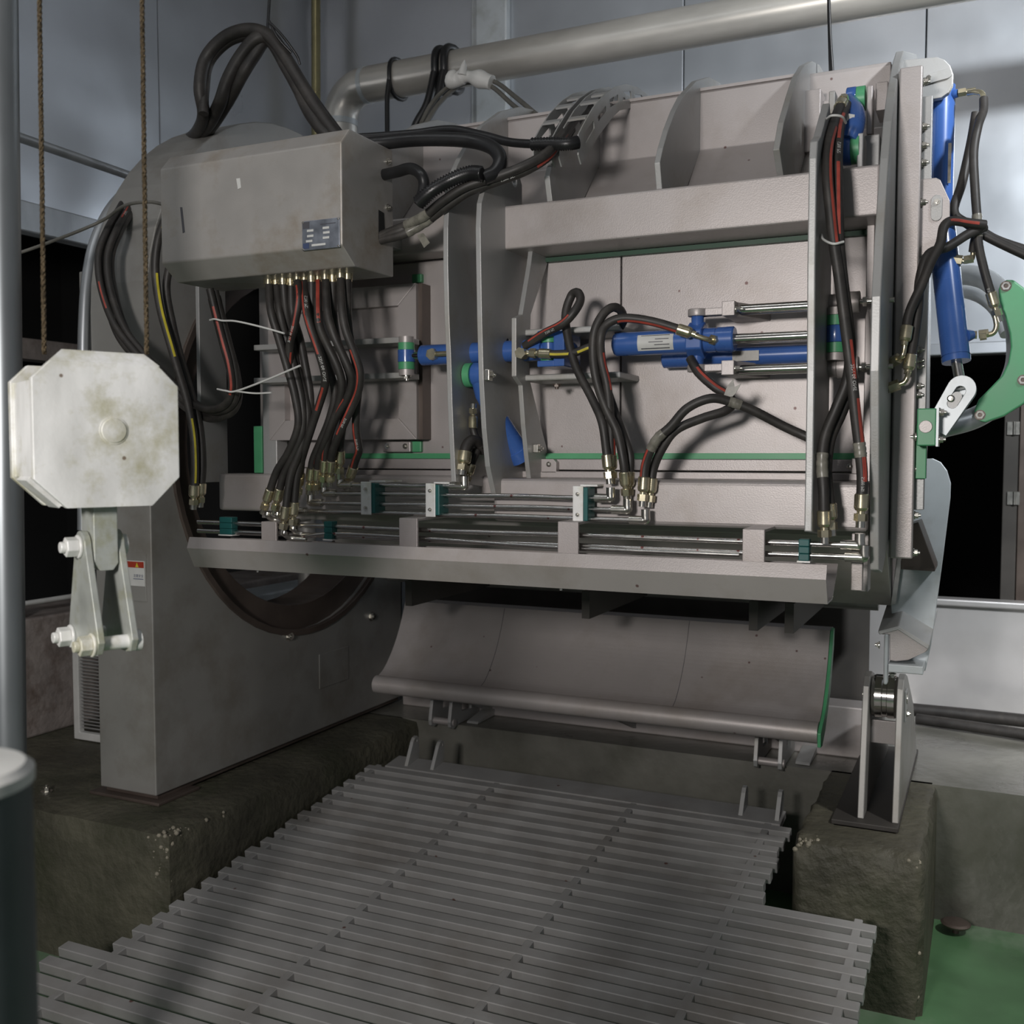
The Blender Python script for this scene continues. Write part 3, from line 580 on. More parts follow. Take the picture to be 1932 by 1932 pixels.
obj('slot_key', M().prism([slot(c.x, c.z, 0, .02, .014)], mpY, 2.979, 2.985), STEELG, br, bev=.002); obj('bolt', bolt(PY(1768, 381, 2.979), (0, -1, 0), .008, .005, False), NICK, br)
lp_ = [(p.x, p.z) for p in [PY(u, v, 3.12) for u, v in ((1700, 113), (1768, 107), (1782, 112), (1793, 123), (1799, 140), (1798, 158), (1790, 174), (1776, 184), (1736, 191), (1700, 194))]]
lg = obj('pivot_lug', M().prism([lp_], mpY, 3.12, 3.145), STEELG, mc, bev=.003)
c = PY(1766, 146, 3.12); obj('slot_key', M().prism([slot(c.x, c.z, .028, .004, .013)], mpY, 3.113, 3.12), STEELG, lg, bev=.002)
obj('bolt', bolt(PY(1752, 147, 3.113), (0, -1, 0), .007, .005, False), NICK, lg)
# top right mechanism of the machine
a = PY(1536, 150, 3.3); b = PY(1690, 125, 3.3)
obj('cross_plate', M().box(a.x, -.27, 3.30, 3.32, b.z-.16, b.z-.0), STEEL, mc, bev=.003)
def bxp(name, u0, v0, u1, v1, Y, d, m, par, bev=.003):
    a = PY(u0, v1, Y); b = PY(u1, v0, Y); return obj(name, M().box(a.x, b.x, Y, Y+d, a.z, b.z), m, par, bev=bev)
bxp('inner_block', 1509, 166, 1549, 288, 3.12, .08, STEEL, mc)
bxp('inner_block', 1550, 188, 1566, 245, 3.16, .06, STEEL, mc)
bxp('inner_block', 1651, 152, 1676, 209, 3.05, .12, STEEL, mc)
bxp('pivot_plate', 1634, 160, 1647, 254, 3.0, .05, STEEL, mc)
bxp('pivot_plate', 1563, 170, 1576, 215, 3.0, .05, STEELG, mc)
bxp('pivot_plate', 1616, 250, 1629, 322, 2.85, .08, STEELG, mc)
bxp('inner_block', 1630, 252, 1660, 316, 2.98, .06, STEELG, mc)
# left end plate with curved opening
ep = [(2.80, 1.24), (2.80, 1.93), (2.99, 1.95), (2.99, 1.20)]
for u in (371,):
    X = PY(u, 700, 2.86).x
    obj('end_plate', M().box(X, X+.016, 2.86, 3.0, 1.20, 1.93), STEELG, mc, bev=.002)
obj('green_guide', M().box(PY(478, 800, 2.92).x, PY(494, 800, 2.92).x, 2.92, 2.95, 1.235, 1.40), GREEN, mc, bev=.002)
bxp('guide_plate', 497, 655, 520, 895, 2.90, .06, STEELG, mc)
# hatch with mitred frame
hx0, hx1 = PY(508, 680, 2.9).x, PY(787, 680, 2.9).x; hz0, hz1 = PY(780, 829, 2.9).z, PY(787, 534, 2.9).z
ht = obj('hatch', M().box(hx0+.02, hx1-.02, 2.925, 2.96, hz0+.02, hz1-.02), STEEL, mc)
fw = .068
for pts in ([(hx1, hz0), (hx1, hz1), (hx1-fw, hz1-fw), (hx1-fw, hz0+fw)], [(hx0, hz0), (hx0, hz1), (hx0+fw, hz1-fw), (hx0+fw, hz0+fw)],
            [(hx0, hz1), (hx1, hz1), (hx1-fw, hz1-fw), (hx0+fw, hz1-fw)], [(hx0, hz0), (hx1, hz0), (hx1-fw, hz0+fw), (hx0+fw, hz0+fw)]):
    obj('frame_rail', M().prism([pts], mpY, 2.895, 2.93), STEEL, ht, bev=.0025)
obj('edge_fold', M().box(hx1-.004, hx1+.014, 2.91, 2.965, hz0, hz1), RING, ht)
for v0, v1 in ((641, 656), (706, 720)):
    a = PY(500, v1, 2.86); b = PY(786, v0, 2.86); zc = (PY(700, v0, 2.86).z+PY(700, v1, 2.86).z)/2
    obj('guide_rail', M().box(a.x, b.x-.01, 2.80, 2.895, zc-.009, zc+.009), STEELG, ht, bev=.002)
bxp('green_stop', 777, 516, 795, 534, 2.95, .02, GREEN, mc); bxp('green_stop', 774, 832, 794, 853, 2.95, .015, GREEN, mc)
bk = bxp('stop_plate', 722, 833, 774, 853, 2.935, .02, STEEL, mc)
for u in (731, 765): obj('bolt', bolt(PY(u, 842, 2.935), (0, -1, 0), .007, .005), NICK, bk)
# drip tray along the front with stand-offs
tp = [(2.505, 1.040), (2.495, 1.030), (2.495, 1.005), (2.545, .945), (2.60, .945), (2.70, 1.03)]
ti = [(a+.004, b+.003) for a, b in tp[1:-1]]
tray = [(2.502, 1.040), (2.490, 1.006), (2.522, .944), (2.605, .944), (2.70, 1.02), (2.696, 1.024), (2.603, .949), (2.526, .949), (2.496, 1.007), (2.508, 1.040)]
tro = obj('drip_tray', M().prism([tray], mpX, -2.29, -.347), STEEL, mc)
obj('end_sheet', M().prism([[(2.506, 1.038), (2.496, 1.007), (2.526, .947), (2.603, .947), (2.697, 1.022)]], mpX, -2.290, -2.286), STEEL, tro)
for u0, u1, v0, v1 in ((493, 521, 985, 1022), (753, 787, 978, 1034), (1052, 1091, 985, 1043), (1400, 1443, 999, 1060)):
    a = PY(u0, v1, 2.615); b = PY(u1, v0, 2.615)
    obj('stand_off', M().box(a.x, b.x, 2.615, 2.625, a.z-.03, b.z).box(a.x, b.x, 2.62, 2.80, b.z-.008, b.z), STEEL, mc, bev=.002)
for u, v in ((1058, 1119), (486, 1079)): obj('bolt', bolt(V(PY(u, v, 2.57).x, 2.57, .944), (0, 0, -1), .009, .006), NICK, mc)
# belly brackets
for X in (-2.1, -1.35, -.74, -.62): obj('belly_rib', M().box(X, X+.03, 3.5, 4.2, .70, .80), SHADED, mc)  # underside shade put into the rib colour
# arched hose guide on the roof
g = thing('hose_guide', 'arched hose guide of slotted steel plates and crossbars on the machine roof', 'hose guide', (-1.14, 2.95, 2.2))
def zo(x, y): return (980+.1656*x, 120+.1656*y)
outp = [(690, 1150), (660, 1040), (660, 810), (720, 690), (830, 500), (960, 350), (1080, 265), (1200, 235), (1330, 270), (1460, 360), (1600, 500)]
inp = [(1560, 640), (1430, 540), (1330, 520), (1240, 510), (1130, 535), (1060, 600), (960, 730), (880, 840), (780, 1000)]
go = [(p.y, p.z) for p in [PX(*zo(x, y), -1.078) for x, y in outp+inp]]
wins = [[(725, 790), (830, 650), (840, 740), (740, 915)], [(875, 600), (970, 480), (985, 540), (890, 670)], [(1010, 410), (1110, 350), (1125, 440), (1025, 500)], [(1160, 320), (1255, 315), (1270, 420), (1165, 430)], [(1300, 350), (1380, 360), (1415, 440), (1400, 470), (1310, 420)]]
gw = [[(p.y, p.z) for p in [PX(*zo(x, y), -1.078) for x, y in wq]] for wq in wins]
for X in (-1.216, -1.158, -1.137, -1.078): obj('slotted_plate', M().prism([go]+gw, mpX, X, X+.004), STEELG, g)
for x, y in ((720, 830), (790, 580), (930, 400), (1050, 310), (1200, 275)):
    p = PX(*zo(x-60, y-10), -1.078)
    for a, b in ((-1.212, -1.158), (-1.133, -1.078)): obj('crossbar', M().obox(V((a+b)/2, p.y+.03, p.z), V((b-a)/2, 0, 0), V(0, .014, .008), V(0, -.0015, .0025)), STEELG, g)
# ================================================================== CONTROL BOX
BX0, BX1 = -2.305, -1.648
cb = thing('control_box', 'grey slant-edged steel control box with small nameplate over the hose row', 'control box', (-1.97, 2.55, 1.83))
bprof = [(2.42, 1.881), (2.42, 2.162), (2.462, 2.209), (2.69, 2.209), (2.69, 1.834), (2.484, 1.832)]
obj('casing', M().prism([bprof], mpX, BX0, BX1), BOXM, cb, bev=.004)
obj('mounting_arm', M().box(-2.2, -2.14, 2.69, 2.87, 1.95, 2.0).box(-1.78, -1.72, 2.69, 2.87, 1.95, 2.0), STEELG, cb, bev=.003)
a = PY(572, 471, 2.42); b = PY(640, 412, 2.42)
npx = (PY(571, 420, 2.42).x, PY(642, 440, 2.42).x); npz = (PY(600, 471, 2.42).z, PY(600, 415, 2.42).z)
npl = obj('nameplate', M().box(npx[0], npx[1], 2.4165, 2.42, npz[0], npz[1]), PLATE, cb, bev=.0015, label='engraved metal nameplate')
pw, ph_ = npx[1]-npx[0], npz[1]-npz[0]
fields = M()
for fx, fz in ((.14, .62), (.14, .44), (.11, .27), (.56, .66), (.57, .50), (.56, .33)): fields.box(npx[0]+pw*fx, npx[0]+pw*(fx+.17), 2.4155, 2.4166, npz[0]+ph_*fz, npz[0]+ph_*(fz+.075))
fields.box(npx[0]+pw*.26, npx[0]+pw*.63, 2.4155, 2.4166, npz[0]+ph_*.12, npz[0]+ph_*.19)
obj('printed_fields', fields, PAPER, npl)
obj('dark_print', M().box(npx[0]+pw*.03, npx[0]+pw*.2, 2.4155, 2.4166, npz[0]+ph_*.74, npz[0]+ph_*.96).box(npx[0]+pw*.5, npx[0]+pw*.9, 2.4155, 2.4166, npz[0]+ph_*.82, npz[0]+ph_*.84), INK, npl)
obj('blue_print', M().box(npx[0]+pw*.03, npx[0]+pw*.19, 2.4155, 2.4166, npz[0]+ph_*.06, npz[0]+ph_*.24), NAVY, npl)
for i in (0, 1):
    for j in (0, 1): obj('rivet', M().lathe(V(npx[i]+(.004 if i == 0 else -.004), 2.4165, npz[j]+(.004 if j == 0 else -.004)), (0, -1, 0), [(0, .0035), (.002, .003), (.0028, 0)], 10), NICK, npl)
obj('paint_mark', M().prism([[(p.x, p.z) for p in [PY(u, v, 2.42) for u, v in ((446, 337), (453, 336), (455, 354), (449, 357))]]], mpY, 2.4192, 2.4204), PAPER, cb)
obj('scuff_mark', M().prism([[(p.x, p.z) for p in [PY(u, v, 2.42) for u, v in ((340, 391), (344, 391), (349, 438), (345, 440))]]], mpY, 2.4192, 2.4204), INK, cb)
sl = [PX(u, v, BX1) for u, v in ((714, 396), (724, 402), (726, 448), (735, 458), (714, 452))]
obj('cable_slot', M().prism([[(p.y, p.z) for p in sl]], mpX, BX1-.001, BX1+.0012), DARK, cb)
for u, v in ((731, 305), (731, 392)): obj('bolt', bolt(PX(u, v, BX1), (1, 0, 0), .008, .008), NICK, cb)
# ================================================================== HYDRAULIC CYLINDERS
# 1: long horizontal cylinder with trunnion and guide rods
cy = 2.81
def axp(u, v): return PY(u, v, cy)
zc = (axp(1165, 649).z+axp(1380, 641).z)/2
xa, xb, xc = axp(1157, 648).x, axp(1387, 641).x, axp(1572, 640).x
c1_ = thing('hydraulic_cylinder', 'long blue horizontal cylinder with label, trunnion block and chrome rod', 'hydraulic cylinder', (xa, cy, zc-.05))
obj('barrel', M().lathe(V(xa, cy, zc), (1, 0, 0), [(0, .018), (.006, .030), (.012, .0335), (xb-xa-.05, .0335), (xb-xa-.05, .0325), (xb-xa-.046, .0325), (xb-xa-.046, .0345), (xb-xa-.004, .0345), (xb-xa, .031)], 32), BLUE, c1_)
tx = axp(1316, 640).x
obj('trunnion', M().prism([circ(cy, zc, .052, 6, math.pi/6, math.pi/6+2*math.pi)], mpX, tx-.024, tx+.022).cyl(V(tx, cy, zc-.082), V(tx, cy, zc+.082), .0175), BLUE, c1_, bev=.004)
obj('rod', M().cyl(V(xb, cy, zc), V(xc-.02, cy, zc), .0135, n=24), BRIGHT, c1_)
ey = V(xc+.006, cy, zc)
obj('rod_eye', M().cyl(ey-V(0, 0, .022), ey+V(0, 0, .022), .027, n=28).box(xc-.03, xc, cy-.016, cy+.016, zc-.018, zc+.018), BLUE, c1_, bev=.002)
for s in (-1, 1):
    obj('green_washer', M().cyl(ey+V(0, 0, s*.0225), ey+V(0, 0, s*.048), .026, n=28), GREEN, c1_)
    gz = zc+s*.082
    obj('pin_boss', M().cyl(ey+V(0, 0, s*.049), ey+V(0, 0, s*.068), .026, n=28), STEEL, c1_)
    obj('trunnion_ear', M().cyl(V(tx, cy, zc+s*.066), V(tx, cy, zc+s*.086), .027, n=28).box(tx, tx+.075, cy-.012, cy+.02, zc+s*.076-.010, zc+s*.076+.010), STEEL, c1_, bev=.002)
    obj('mount_block', M().prism([[(tx+.07, cy-.014), (tx+.105, cy-.014), (tx+.105, cy+.02), (tx+.17, cy+.155), (tx+.07, cy+.155)]], mpZ, zc+s*.08-.017, zc+s*.08+.022), STEEL, c1_, bev=.002)
    obj('bolt', bolt(V(tx+.105, cy, zc+s*.08), (1, 0, 0), .008, .014), NICK, c1_)
    x0 = tx+.11; x1 = axp(1562, 600).x
    obj('guide_rod', M().cyl(V(x0, cy+.035, zc+s*.082), V(x1, cy+.035, zc+s*.082), .0145, n=24), BRIGHT, c1_)
    obj('guide_bush', M().cyl(V(x1-.02, cy+.035, zc+s*.085), V(x1+.02, cy+.035, zc+s*.085), .024, n=24).cyl(V(x1+.022, cy+.035, zc+s*.085), V(x1+.075, cy+.035, zc+s*.085), .028, n=28), STEEL, c1_)
    obj('stop_bolt', M().cyl(V(x1+.07, cy+.035, zc+s*.085), V(x1+.16, cy+.035, zc+s*.085), .007, n=12).hexa(V(x1+.083, cy+.035, zc+s*.085), V(x1+.093, cy+.035, zc+s*.085), .013), NICK, c1_)
lx0, lx1 = axp(1209, 645).x, axp(1276, 645).x
def curved(x0, x1, a0, a1, r, n=8):
    vs = []; fs = []
    for i in range(n+1):
        t = a0+(a1-a0)*i/n
        for x in (x0, x1): vs.append(V(x, cy-r*math.cos(t), zc+r*math.sin(t)))
    for i in range(n): fs.append((2*i, 2*i+1, 2*i+3, 2*i+2))
    return M().add(vs, fs, True)
lb = obj('label_sticker', curved(lx0, lx1, -.78, .62, .0340), PAPER, c1_, label='white printed sticker')
pm = M()
for (a0, wd, t, h) in ((.1, .8, .50, .06), (.5, .38, .17, .06), (.32, .4, -.06, .06), (.48, .42, -.30, .07), (.1, .8, -.62, .09)):
    q = curved(lx0+(lx1-lx0)*a0, lx0+(lx1-lx0)*(a0+wd), t, t+h, .0342, 1); pm.add(q.v, q.f)
obj('print', pm, INK, lb)
# 2: rear cylinder half hidden below
xr0, xr1 = PY(1248, 672, 2.9).x, PY(1565, 668, 2.9).x; zr = PY(1400, 671, 2.9).z
c2_ = thing('hydraulic_cylinder', 'blue cylinder half hidden below the long labelled one', 'hydraulic cylinder', (xr0, 2.9, zr-.03))
obj('barrel', M().lathe(V(xr0, 2.915, zr), (1, 0, 0), [(0, .02), (.004, .026), (xr1-xr0, .026)], 24), BLUE, c2_)
lq = PY(1385, 672, 2.885)
obj('label_sticker', M().box(PY(1382, 670, 2.889).x, PY(1432, 670, 2.889).x, 2.8865, 2.888, zr-.016, zr+.012), TAPE, c2_)
# 3: left horizontal cylinder passing behind the bowed plates
cy = 2.79
zl = PY(767, 672, cy).z; xe = PY(767, 672, cy).x; x0 = PY(795, 672, cy).x; x1 = -1.20
c3_ = thing('hydraulic_cylinder', 'blue horizontal cylinder between the hatch and the bowed plates', 'hydraulic cylinder', (x0, cy, zl-.05))
obj('barrel', M().lathe(V(x0, cy, zl), (1, 0, 0), [(0, .026), (.005, .0315), (x1-x0, .0315)], 28), BLUE, c3_)
obj('rod', M().cyl(V(xe, cy, zl), V(x0+.01, cy, zl), .0115), BRIGHT, c3_)
ey = V(xe, cy, zl)
obj('rod_eye', M().cyl(ey-V(0, 0, .0185), ey+V(0, 0, .0185), .0275, n=28), BLUE, c3_)
for s in (-1, 1):
    obj('green_washer', M().cyl(ey+V(0, 0, s*.019), ey+V(0, 0, s*.041), .026, n=28), GREEN, c3_)
    obj('pin_boss', M().cyl(ey+V(0, 0, s*.0415), ey+V(0, 0, s*.060), .024, n=28), STEEL, c3_)
obj('bolt', bolt(ey-V(0, 0, .06), (0, 0, -1), .011, .010), NICK, c3_)
pf = PY(819, 669, cy-.03)
obj('port_fitting', M().hexa(pf+V(0, .01, 0), pf-V(0, .022, 0), .0175).tube([pf-V(0, .012, 0), pf+V(.03, -.014, 0), pf+V(.08, -.012, 0)], .008, 10), ZINC, c3_)
# blue fork and green washers at its far end
fx = PY(1036, 665, cy-.01).x; xf = PY(1062, 665, cy).x
obj('fork', M().box(xf-.018, xf+.016, cy-.03, cy+.10, zl-.052, zl+.052).box(fx-.03, xf-.015, cy-.03, cy+.09, zl+.034, zl+.052).box(fx-.03, xf-.015, cy-.03, cy+.09, zl-.052, zl-.034).lathe(V(xf+.016, cy, zl), (1, 0, 0), [(0, .02), (.02, .016), (.03, .006)], 16), BLUE, c3_, bev=.003)
for s in (-1, 1): obj('green_washer', M().cyl(V(fx-.003, cy, zl+s*.019), V(fx-.003, cy, zl+s*.035), .026, n=28), GREEN, c3_)
obj('tail_eye', M().cyl(V(fx-.003, cy, zl-.018), V(fx-.003, cy, zl+.018), .024, n=24).cyl(V(fx-.07, cy, zl), V(fx-.01, cy, zl), .02), BLUE, c3_)
for v0, v1 in ((617, 630), (703, 718)):
    a = PY(985, v1, 2.80); b = PY(1172, v0, 2.80); zz = PY(1080, (v0+v1)/2, 2.80).z
    obj('side_rail', M().box(a.x, b.x, 2.79, 2.965, zz-.009, zz+.009), STEELG, mc, bev=.004)
obj('bolt', bolt(V(fx, 2.84, PY(1045, 720, 2.80).z-.004), (0, 0, -1), .011, .009), RING, mc)
# 4: slanting cylinder behind the bowed plate
e4 = PX(886, 708, -1.40); e4 = V(-1.40, 2.74, PY(882, 708, 2.74).z); q4 = PY(984, 862, 2.86)
c4_ = thing('hydraulic_cylinder', 'blue slanting cylinder with green washer behind the bowed plates', 'hydraulic cylinder', tuple(q4))
obj('green_washer', M().cyl(e4-V(.026, 0, 0), e4-V(.004, 0, 0), .036, n=28), GREEN, c4_)
obj('eye', M().lathe(e4-V(.004, 0, 0), (1, 0, 0), [(0, .030), (.006, .036), (.03, .036), (.05, .036), (.056, .03)], 28), BLUE, c4_)
k4 = e4+V(.02, .01, -.06); d4 = (q4-k4)
obj('barrel', M().tube([e4+V(.02, 0, -.01), k4, k4+d4*.2], .02, 16, [.03, .022, .024]).lathe(k4+d4*.15, d4, [(0, .03), (.01, .033), (d4.length*.72, .033), (d4.length*.73, .037), (d4.length*.88, .037)], 24), BLUE, c4_)
# 5 and 6: vertical pair at the right end
a = PY(1777, 160, 3.2); b = PY(1774, 345, 3.2); b = V(a.x+.0, 3.2, PY(1774, 420, 3.2).z)
c5_ = thing('hydraulic_cylinder', 'blue upright cylinder hanging from the round pivot lug at top right', 'hydraulic cylinder', tuple(b))
obj('barrel', M().lathe(a, b-a, [(0, .03), (.006, .0365), ((b-a).length, .0365)], 28), BLUE, c5_)
pp = PY(1808, 180, 3.2); obj('port', M().cyl(V(a.x+.02, 3.19, pp.z), V(pp.x, 3.18, pp.z), .014, .011), BLUE, c5_)
obj('fitting', M().hexa(V(pp.x, 3.18, pp.z), V(pp.x+.02, 3.18, pp.z+.001), .012).cyl(V(pp.x+.02, 3.18, pp.z), V(pp.x+.045, 3.18, pp.z+.001), .0085), ZINC, c5_)
obj('warning_strip', M().box(a.x+.022, a.x+.03, 3.165, 3.167, b.z+.10, b.z+.21), TAPE, c5_)
a = PY(1776, 430, 3.06); b = PY(1804.5, 683, 3.0)
c6_ = thing('hydraulic_cylinder', 'blue leaning cylinder above the pale slotted link at right', 'hydraulic cylinder', tuple(b))
L6 = (b-a).length
obj('barrel', M().lathe(a, b-a, [(-.03, .018), (-.005, .030), (0, .036), (L6-.018, .036), (L6-.018, .0345), (L6-.014, .0345), (L6-.014, .0365), (L6, .036)], 28), BLUE, c6_)
dv = (b-a).normalized(); e6 = PY(1814, 733, 2.99)
obj('rod', M().cyl(b, e6, .0135), BRIGHT, c6_)
for u, v, du in ((1834, 632, 1), (1806, 492, 0)):
    q = PY(u, v, 3.03); s0 = a+dv*((a.z-q.z)/-dv.z)
    if du: obj('port', M().cyl(V(s0.x+.028, s0.y, q.z-.004), q, .019, .0125), BLUE, c6_)
    obj('fitting', M().hexa(q, q+V(.012, 0, 0), .011).hexa(q+V(.016, 0, .001), q+V(.04, 0, .003), .012), ZINC, c6_)
# link and green block
lk = thing('slotted_link', 'pale rounded link plate with slot below the leaning blue cylinder', 'link', tuple(PY(1760, 815, 2.96)))
t0 = PY(1814, 734, 2.96); t1 = PY(1765, 812, 2.96); dl = (t1-t0).normalized(); ang = math.atan2(dl.z, dl.x); rr = .036
op = [(t0.x+rr*math.cos(ang+math.pi/2+math.pi*i/14), t0.z+rr*math.sin(ang+math.pi/2+math.pi*i/14)) for i in range(15)]
pd = (math.cos(ang+math.pi/2), math.sin(ang+math.pi/2))
op += [(t1.x-pd[0]*.030, t1.z-pd[1]*.030), (t1.x+pd[0]*.030, t1.z+pd[1]*.030)]
cx_, cz_ = t0.x+dl.x*.024, t0.z+dl.z*.024
obj('plate', M().prism([op, slot(cx_, cz_, dl.x*.018, dl.z*.018, .0135)], mpY, 2.96, 2.972), ARM, lk, bev=.002)
obj('rear_plate', M().prism([op], mpY, 3.02, 3.032), ARM, lk)
obj('slot_key', M().prism([slot(cx_+dl.x*.012, cz_+dl.z*.012, dl.x*.014, dl.z*.014, .0128)], mpY, 2.964, 2.97), STEELG, lk); obj('bolt', M().lathe(PY(1794, 752, 2.963), (0, -1, 0), [(0, .0095), (.004, .0095), (.007, .006), (.0075, 0)], 16), NICK, lk)
gb = thing('green_bearing_block', 'green plastic bearing block with pale pin end on the flat bar', 'bearing block', tuple(PY(1750, 842, 2.90)))
a = PY(1729, 841, 2.90); b = PY(1767, 770, 2.90)
obj('block', M().box(a.x, b.x, 2.90, 2.97, a.z, b.z), GREEN, gb, bev=.003)
obj('pin_end', M().cyl(PY(1746.5, 805, 2.90)+V(0, .01, 0), PY(1746.5, 805, 2.90)-V(0, .004, 0), .0165, n=24), STEEL, gb, bev=.001)
obj('end_plate', M().box(b.x, b.x+.006, 2.898, 2.975, a.z-.002, b.z+.002), ARM, gb)
for v in (778, 829): obj('bolt', bolt(V(b.x+.006, 2.92, PY(1770, v, 2.92).z), (1, 0, 0), .009, .011), NICK, gb)
obj('bolt', bolt(V(a.x, 2.905, PY(1725, 824, 2.9).z), (-1, 0, 0), .009, .009), NICK, gb)
# ring pipe with green crescent guard at the right edge
rg = thing('ring_pipe', 'curved grey ring pipe carrying a green crescent guard at right', 'pipe', tuple(PY(1800, 810, 3.15)))
pp_ = [PY(u, v, y) for u, v, y in ((1800, 520, 3.5), (1835, 520, 3.4), (1872, 535, 3.3), (1905, 580, 3.25), (1920, 640, 3.22), (1915, 700, 3.2), (1885, 755, 3.15), (1840, 788, 3.12), (1770, 808, 3.08))]
obj('pipe', M().tube(spline(pp_), .030, 18), GALVP, rg)
pp2 = [PY(u, v, y) for u, v, y in ((1815, 548, 3.55), (1850, 560, 3.45), (1880, 585, 3.4), (1900, 630, 3.35))]
obj('inner_pipe', M().tube(spline(pp2), .02, 14), GALVP, rg)
gc = [(1884, 548), (1888, 536), (1899, 530), (1912, 530), (1932, 545), (1960, 600), (1968, 650), (1955, 720), (1932, 762), (1895, 785), (1860, 797), (1848, 795), (1838, 776), (1846, 755), (1865, 736), (1890, 710), (1902, 685), (1907, 655), (1905, 630), (1897, 600), (1886, 570)]
gg = obj('crescent_guard', M().prism([[(p.x, p.z) for p in [PY(u, v, 3.1) for u, v in gc]]], mpY, 3.08, 3.155), GREEN, rg, bev=.004)
for u, v in ((1898, 540), (1849, 783), (1930, 717)):
    p = PY(u, v, 3.08); obj('ring_nut', M().prism([circ(p.x, p.z, .0115, 6), circ(p.x, p.z, .006, 10)], mpY, 3.072, 3.08), STEELG, gg); obj('washer', M().cyl(p, p-V(0, .002, 0), .014), RING, gg)
# small cylinder at top right of the machine
c7_ = thing('hydraulic_cylinder', 'short blue cylinder with green washers at the top right corner', 'hydraulic cylinder', tuple(PY(1600, 320, 2.95)))
for u0, u1, v, Y, r in ((1598, 1617, 190, 3.02, .034), (1590, 1607, 284, 2.88, .04)):
    a = PY(u0, v, Y); b = PY(u1, v, Y); obj('eye', M().cyl(V(a.x, Y, a.z), V(b.x, Y, a.z), r, n=28), BLUE, c7_, bev=.003)
    c = PY(u1+16, v, Y); obj('green_washer', M().cyl(V(b.x, Y, a.z), V(c.x, Y, a.z), r*.97, n=28), GREEN, c7_)
    if v > 250: d = PY(1555, v, Y); obj('green_washer', M().cyl(V(d.x, Y, a.z), V(a.x-.005, Y, a.z), r*.97, n=28), GREEN, c7_)
obj('body', M().tube(spline([PY(1600, 196, 2.99), PY(1612, 215, 2.93), PY(1611, 240, 2.88), PY(1600, 268, 2.86)]), .027, 20), BLUE, c7_)
q = [PY(u, v, 2.875) for u, v in ((1596, 216), (1614, 219), (1610, 246), (1598, 243))]
obj('label_sticker', M().prism([[(p.x, p.z) for p in q]], mpY, 2.862, 2.866), PAPER, c7_)
# ================================================================== STEEL TUBES AND CLAMPS
def steel_tube(label, pts, r=.0075, ends=()):
    t = thing('hydraulic_tube', label, 'tube', tuple(pts[0]), 'rigid hydraulic tubes')
    obj('pipe', M().tube(pts, r, 12), TUBE, t)
    for (p, d) in ends:
        d = Vector(d); obj('elbow', M().tube(spline([p+d*.045, p+d*.012, p, p+V(.0, 0, .012), p+V(0, 0, .03)], 4), .0125, 12), NICK, t)
    return t
def rows(label, u0, v0, u1, v1, Y, el=None, er=None):
    a = PY(u0, v0, Y); b = PY(u1, v1, Y); z = (a.z+b.z)/2; a = V(a.x, Y, z); b = V(b.x, Y, z); ends = []
    if el: ends.append((a, (1, 0, 0)))
    if er: ends.append((b, (-1, 0, 0)))
    n = 8; pts = [a+(b-a)*(i/n)+V(0, 0, .001*math.sin(i*2.1+u0)) if 0 < i < n else a+(b-a)*(i/n) for i in range(n+1)]
    return steel_tube(label, spline(pts, 3), .0075, ends)
rows('topmost and shortest of four parallel steel tubes on the lower beam', 642, 915, 876, 917, 2.70, 1, 1)
rows('second from top of four parallel steel tubes on the lower beam', 612, 930, 1152, 940, 2.70, 1, 1)
rows('third from top of four parallel steel tubes on the lower beam', 586, 947, 1184, 963, 2.70, 1, 1)
rows('lowest of four parallel steel tubes on the lower beam', 556, 961, 1218, 984, 2.70, 1, 1)
rows('upper of the two long thin tubes just above the drip tray', 374, 984, 1622, 1030, 2.66, None, 1)
rows('lower of the two long thin tubes just above the drip tray', 374, 1001, 1630, 1052, 2.66, None, 1)
a = [PY(u, v, 2.65) for u, v in ((556, 1022), (575, 1014), (600, 1009), (640, 1007), (760, 1013), (1040, 1032), (1395, 1047))]
steel_tube('thin bent tube rising from the drip tray under the box hoses', spline(a, 5), .0065)
def clamp(label, u0, u1, v0, v1, Y, steel=True):
    a = PY(u0, v1, Y); b = PY(u1, v0, Y); t = thing('tube_clamp', label, 'clamp', tuple(a), 'tube clamps')
    if steel:
        obj('cover_plate', M().box(a.x, b.x, Y-.004, Y, a.z, b.z), GALV, t, bev=.002)
        obj('jaw', M().box(a.x+.004, b.x+.012, Y, Y+.06, a.z+.005, b.z-.004), TEAL, t, bev=.003)
        obj('back_plate', M().box(a.x+.01, b.x+.03, Y+.03, Y+.13, b.z-.002, b.z+.003), GALV, t)
        for k in (.22, .78): obj('bolt', bolt(V((a.x+b.x)/2, Y-.004, a.z+(b.z-a.z)*k), (0, -1, 0), .006, .004, False), NICK, t)
    else:
        zs = [a.z+(b.z-a.z)*i/6 for i in range(7)]
        for i in range(3): obj('jaw', M().box(a.x, b.x, Y, Y+.03, zs[2*i]+.0002, zs[2*i+2]-.0002), TEAL, t, bev=.002)
        obj('base', M().box(a.x-.003, b.x+.003, Y-.002, Y+.035, a.z-.004, a.z), GALV, t)
clamp('left steel-faced clamp on the four tubes', 682, 701, 909, 971, 2.67)
clamp('middle steel-faced clamp on the four tubes', 804, 822, 912, 975, 2.67)
clamp('right steel-faced clamp on the four tubes', 1081, 1101, 917, 986, 2.67)
clamp('teal plastic clamp at the left end of the thin tubes', 414, 437, 976, 1008, 2.64, False)
clamp('teal plastic clamp on the thin tubes below the box hoses', 611, 626, 984, 1017, 2.64, False)
clamp('teal plastic clamp at the right end of the thin tubes', 1506, 1527, 1018, 1058, 2.64, False)
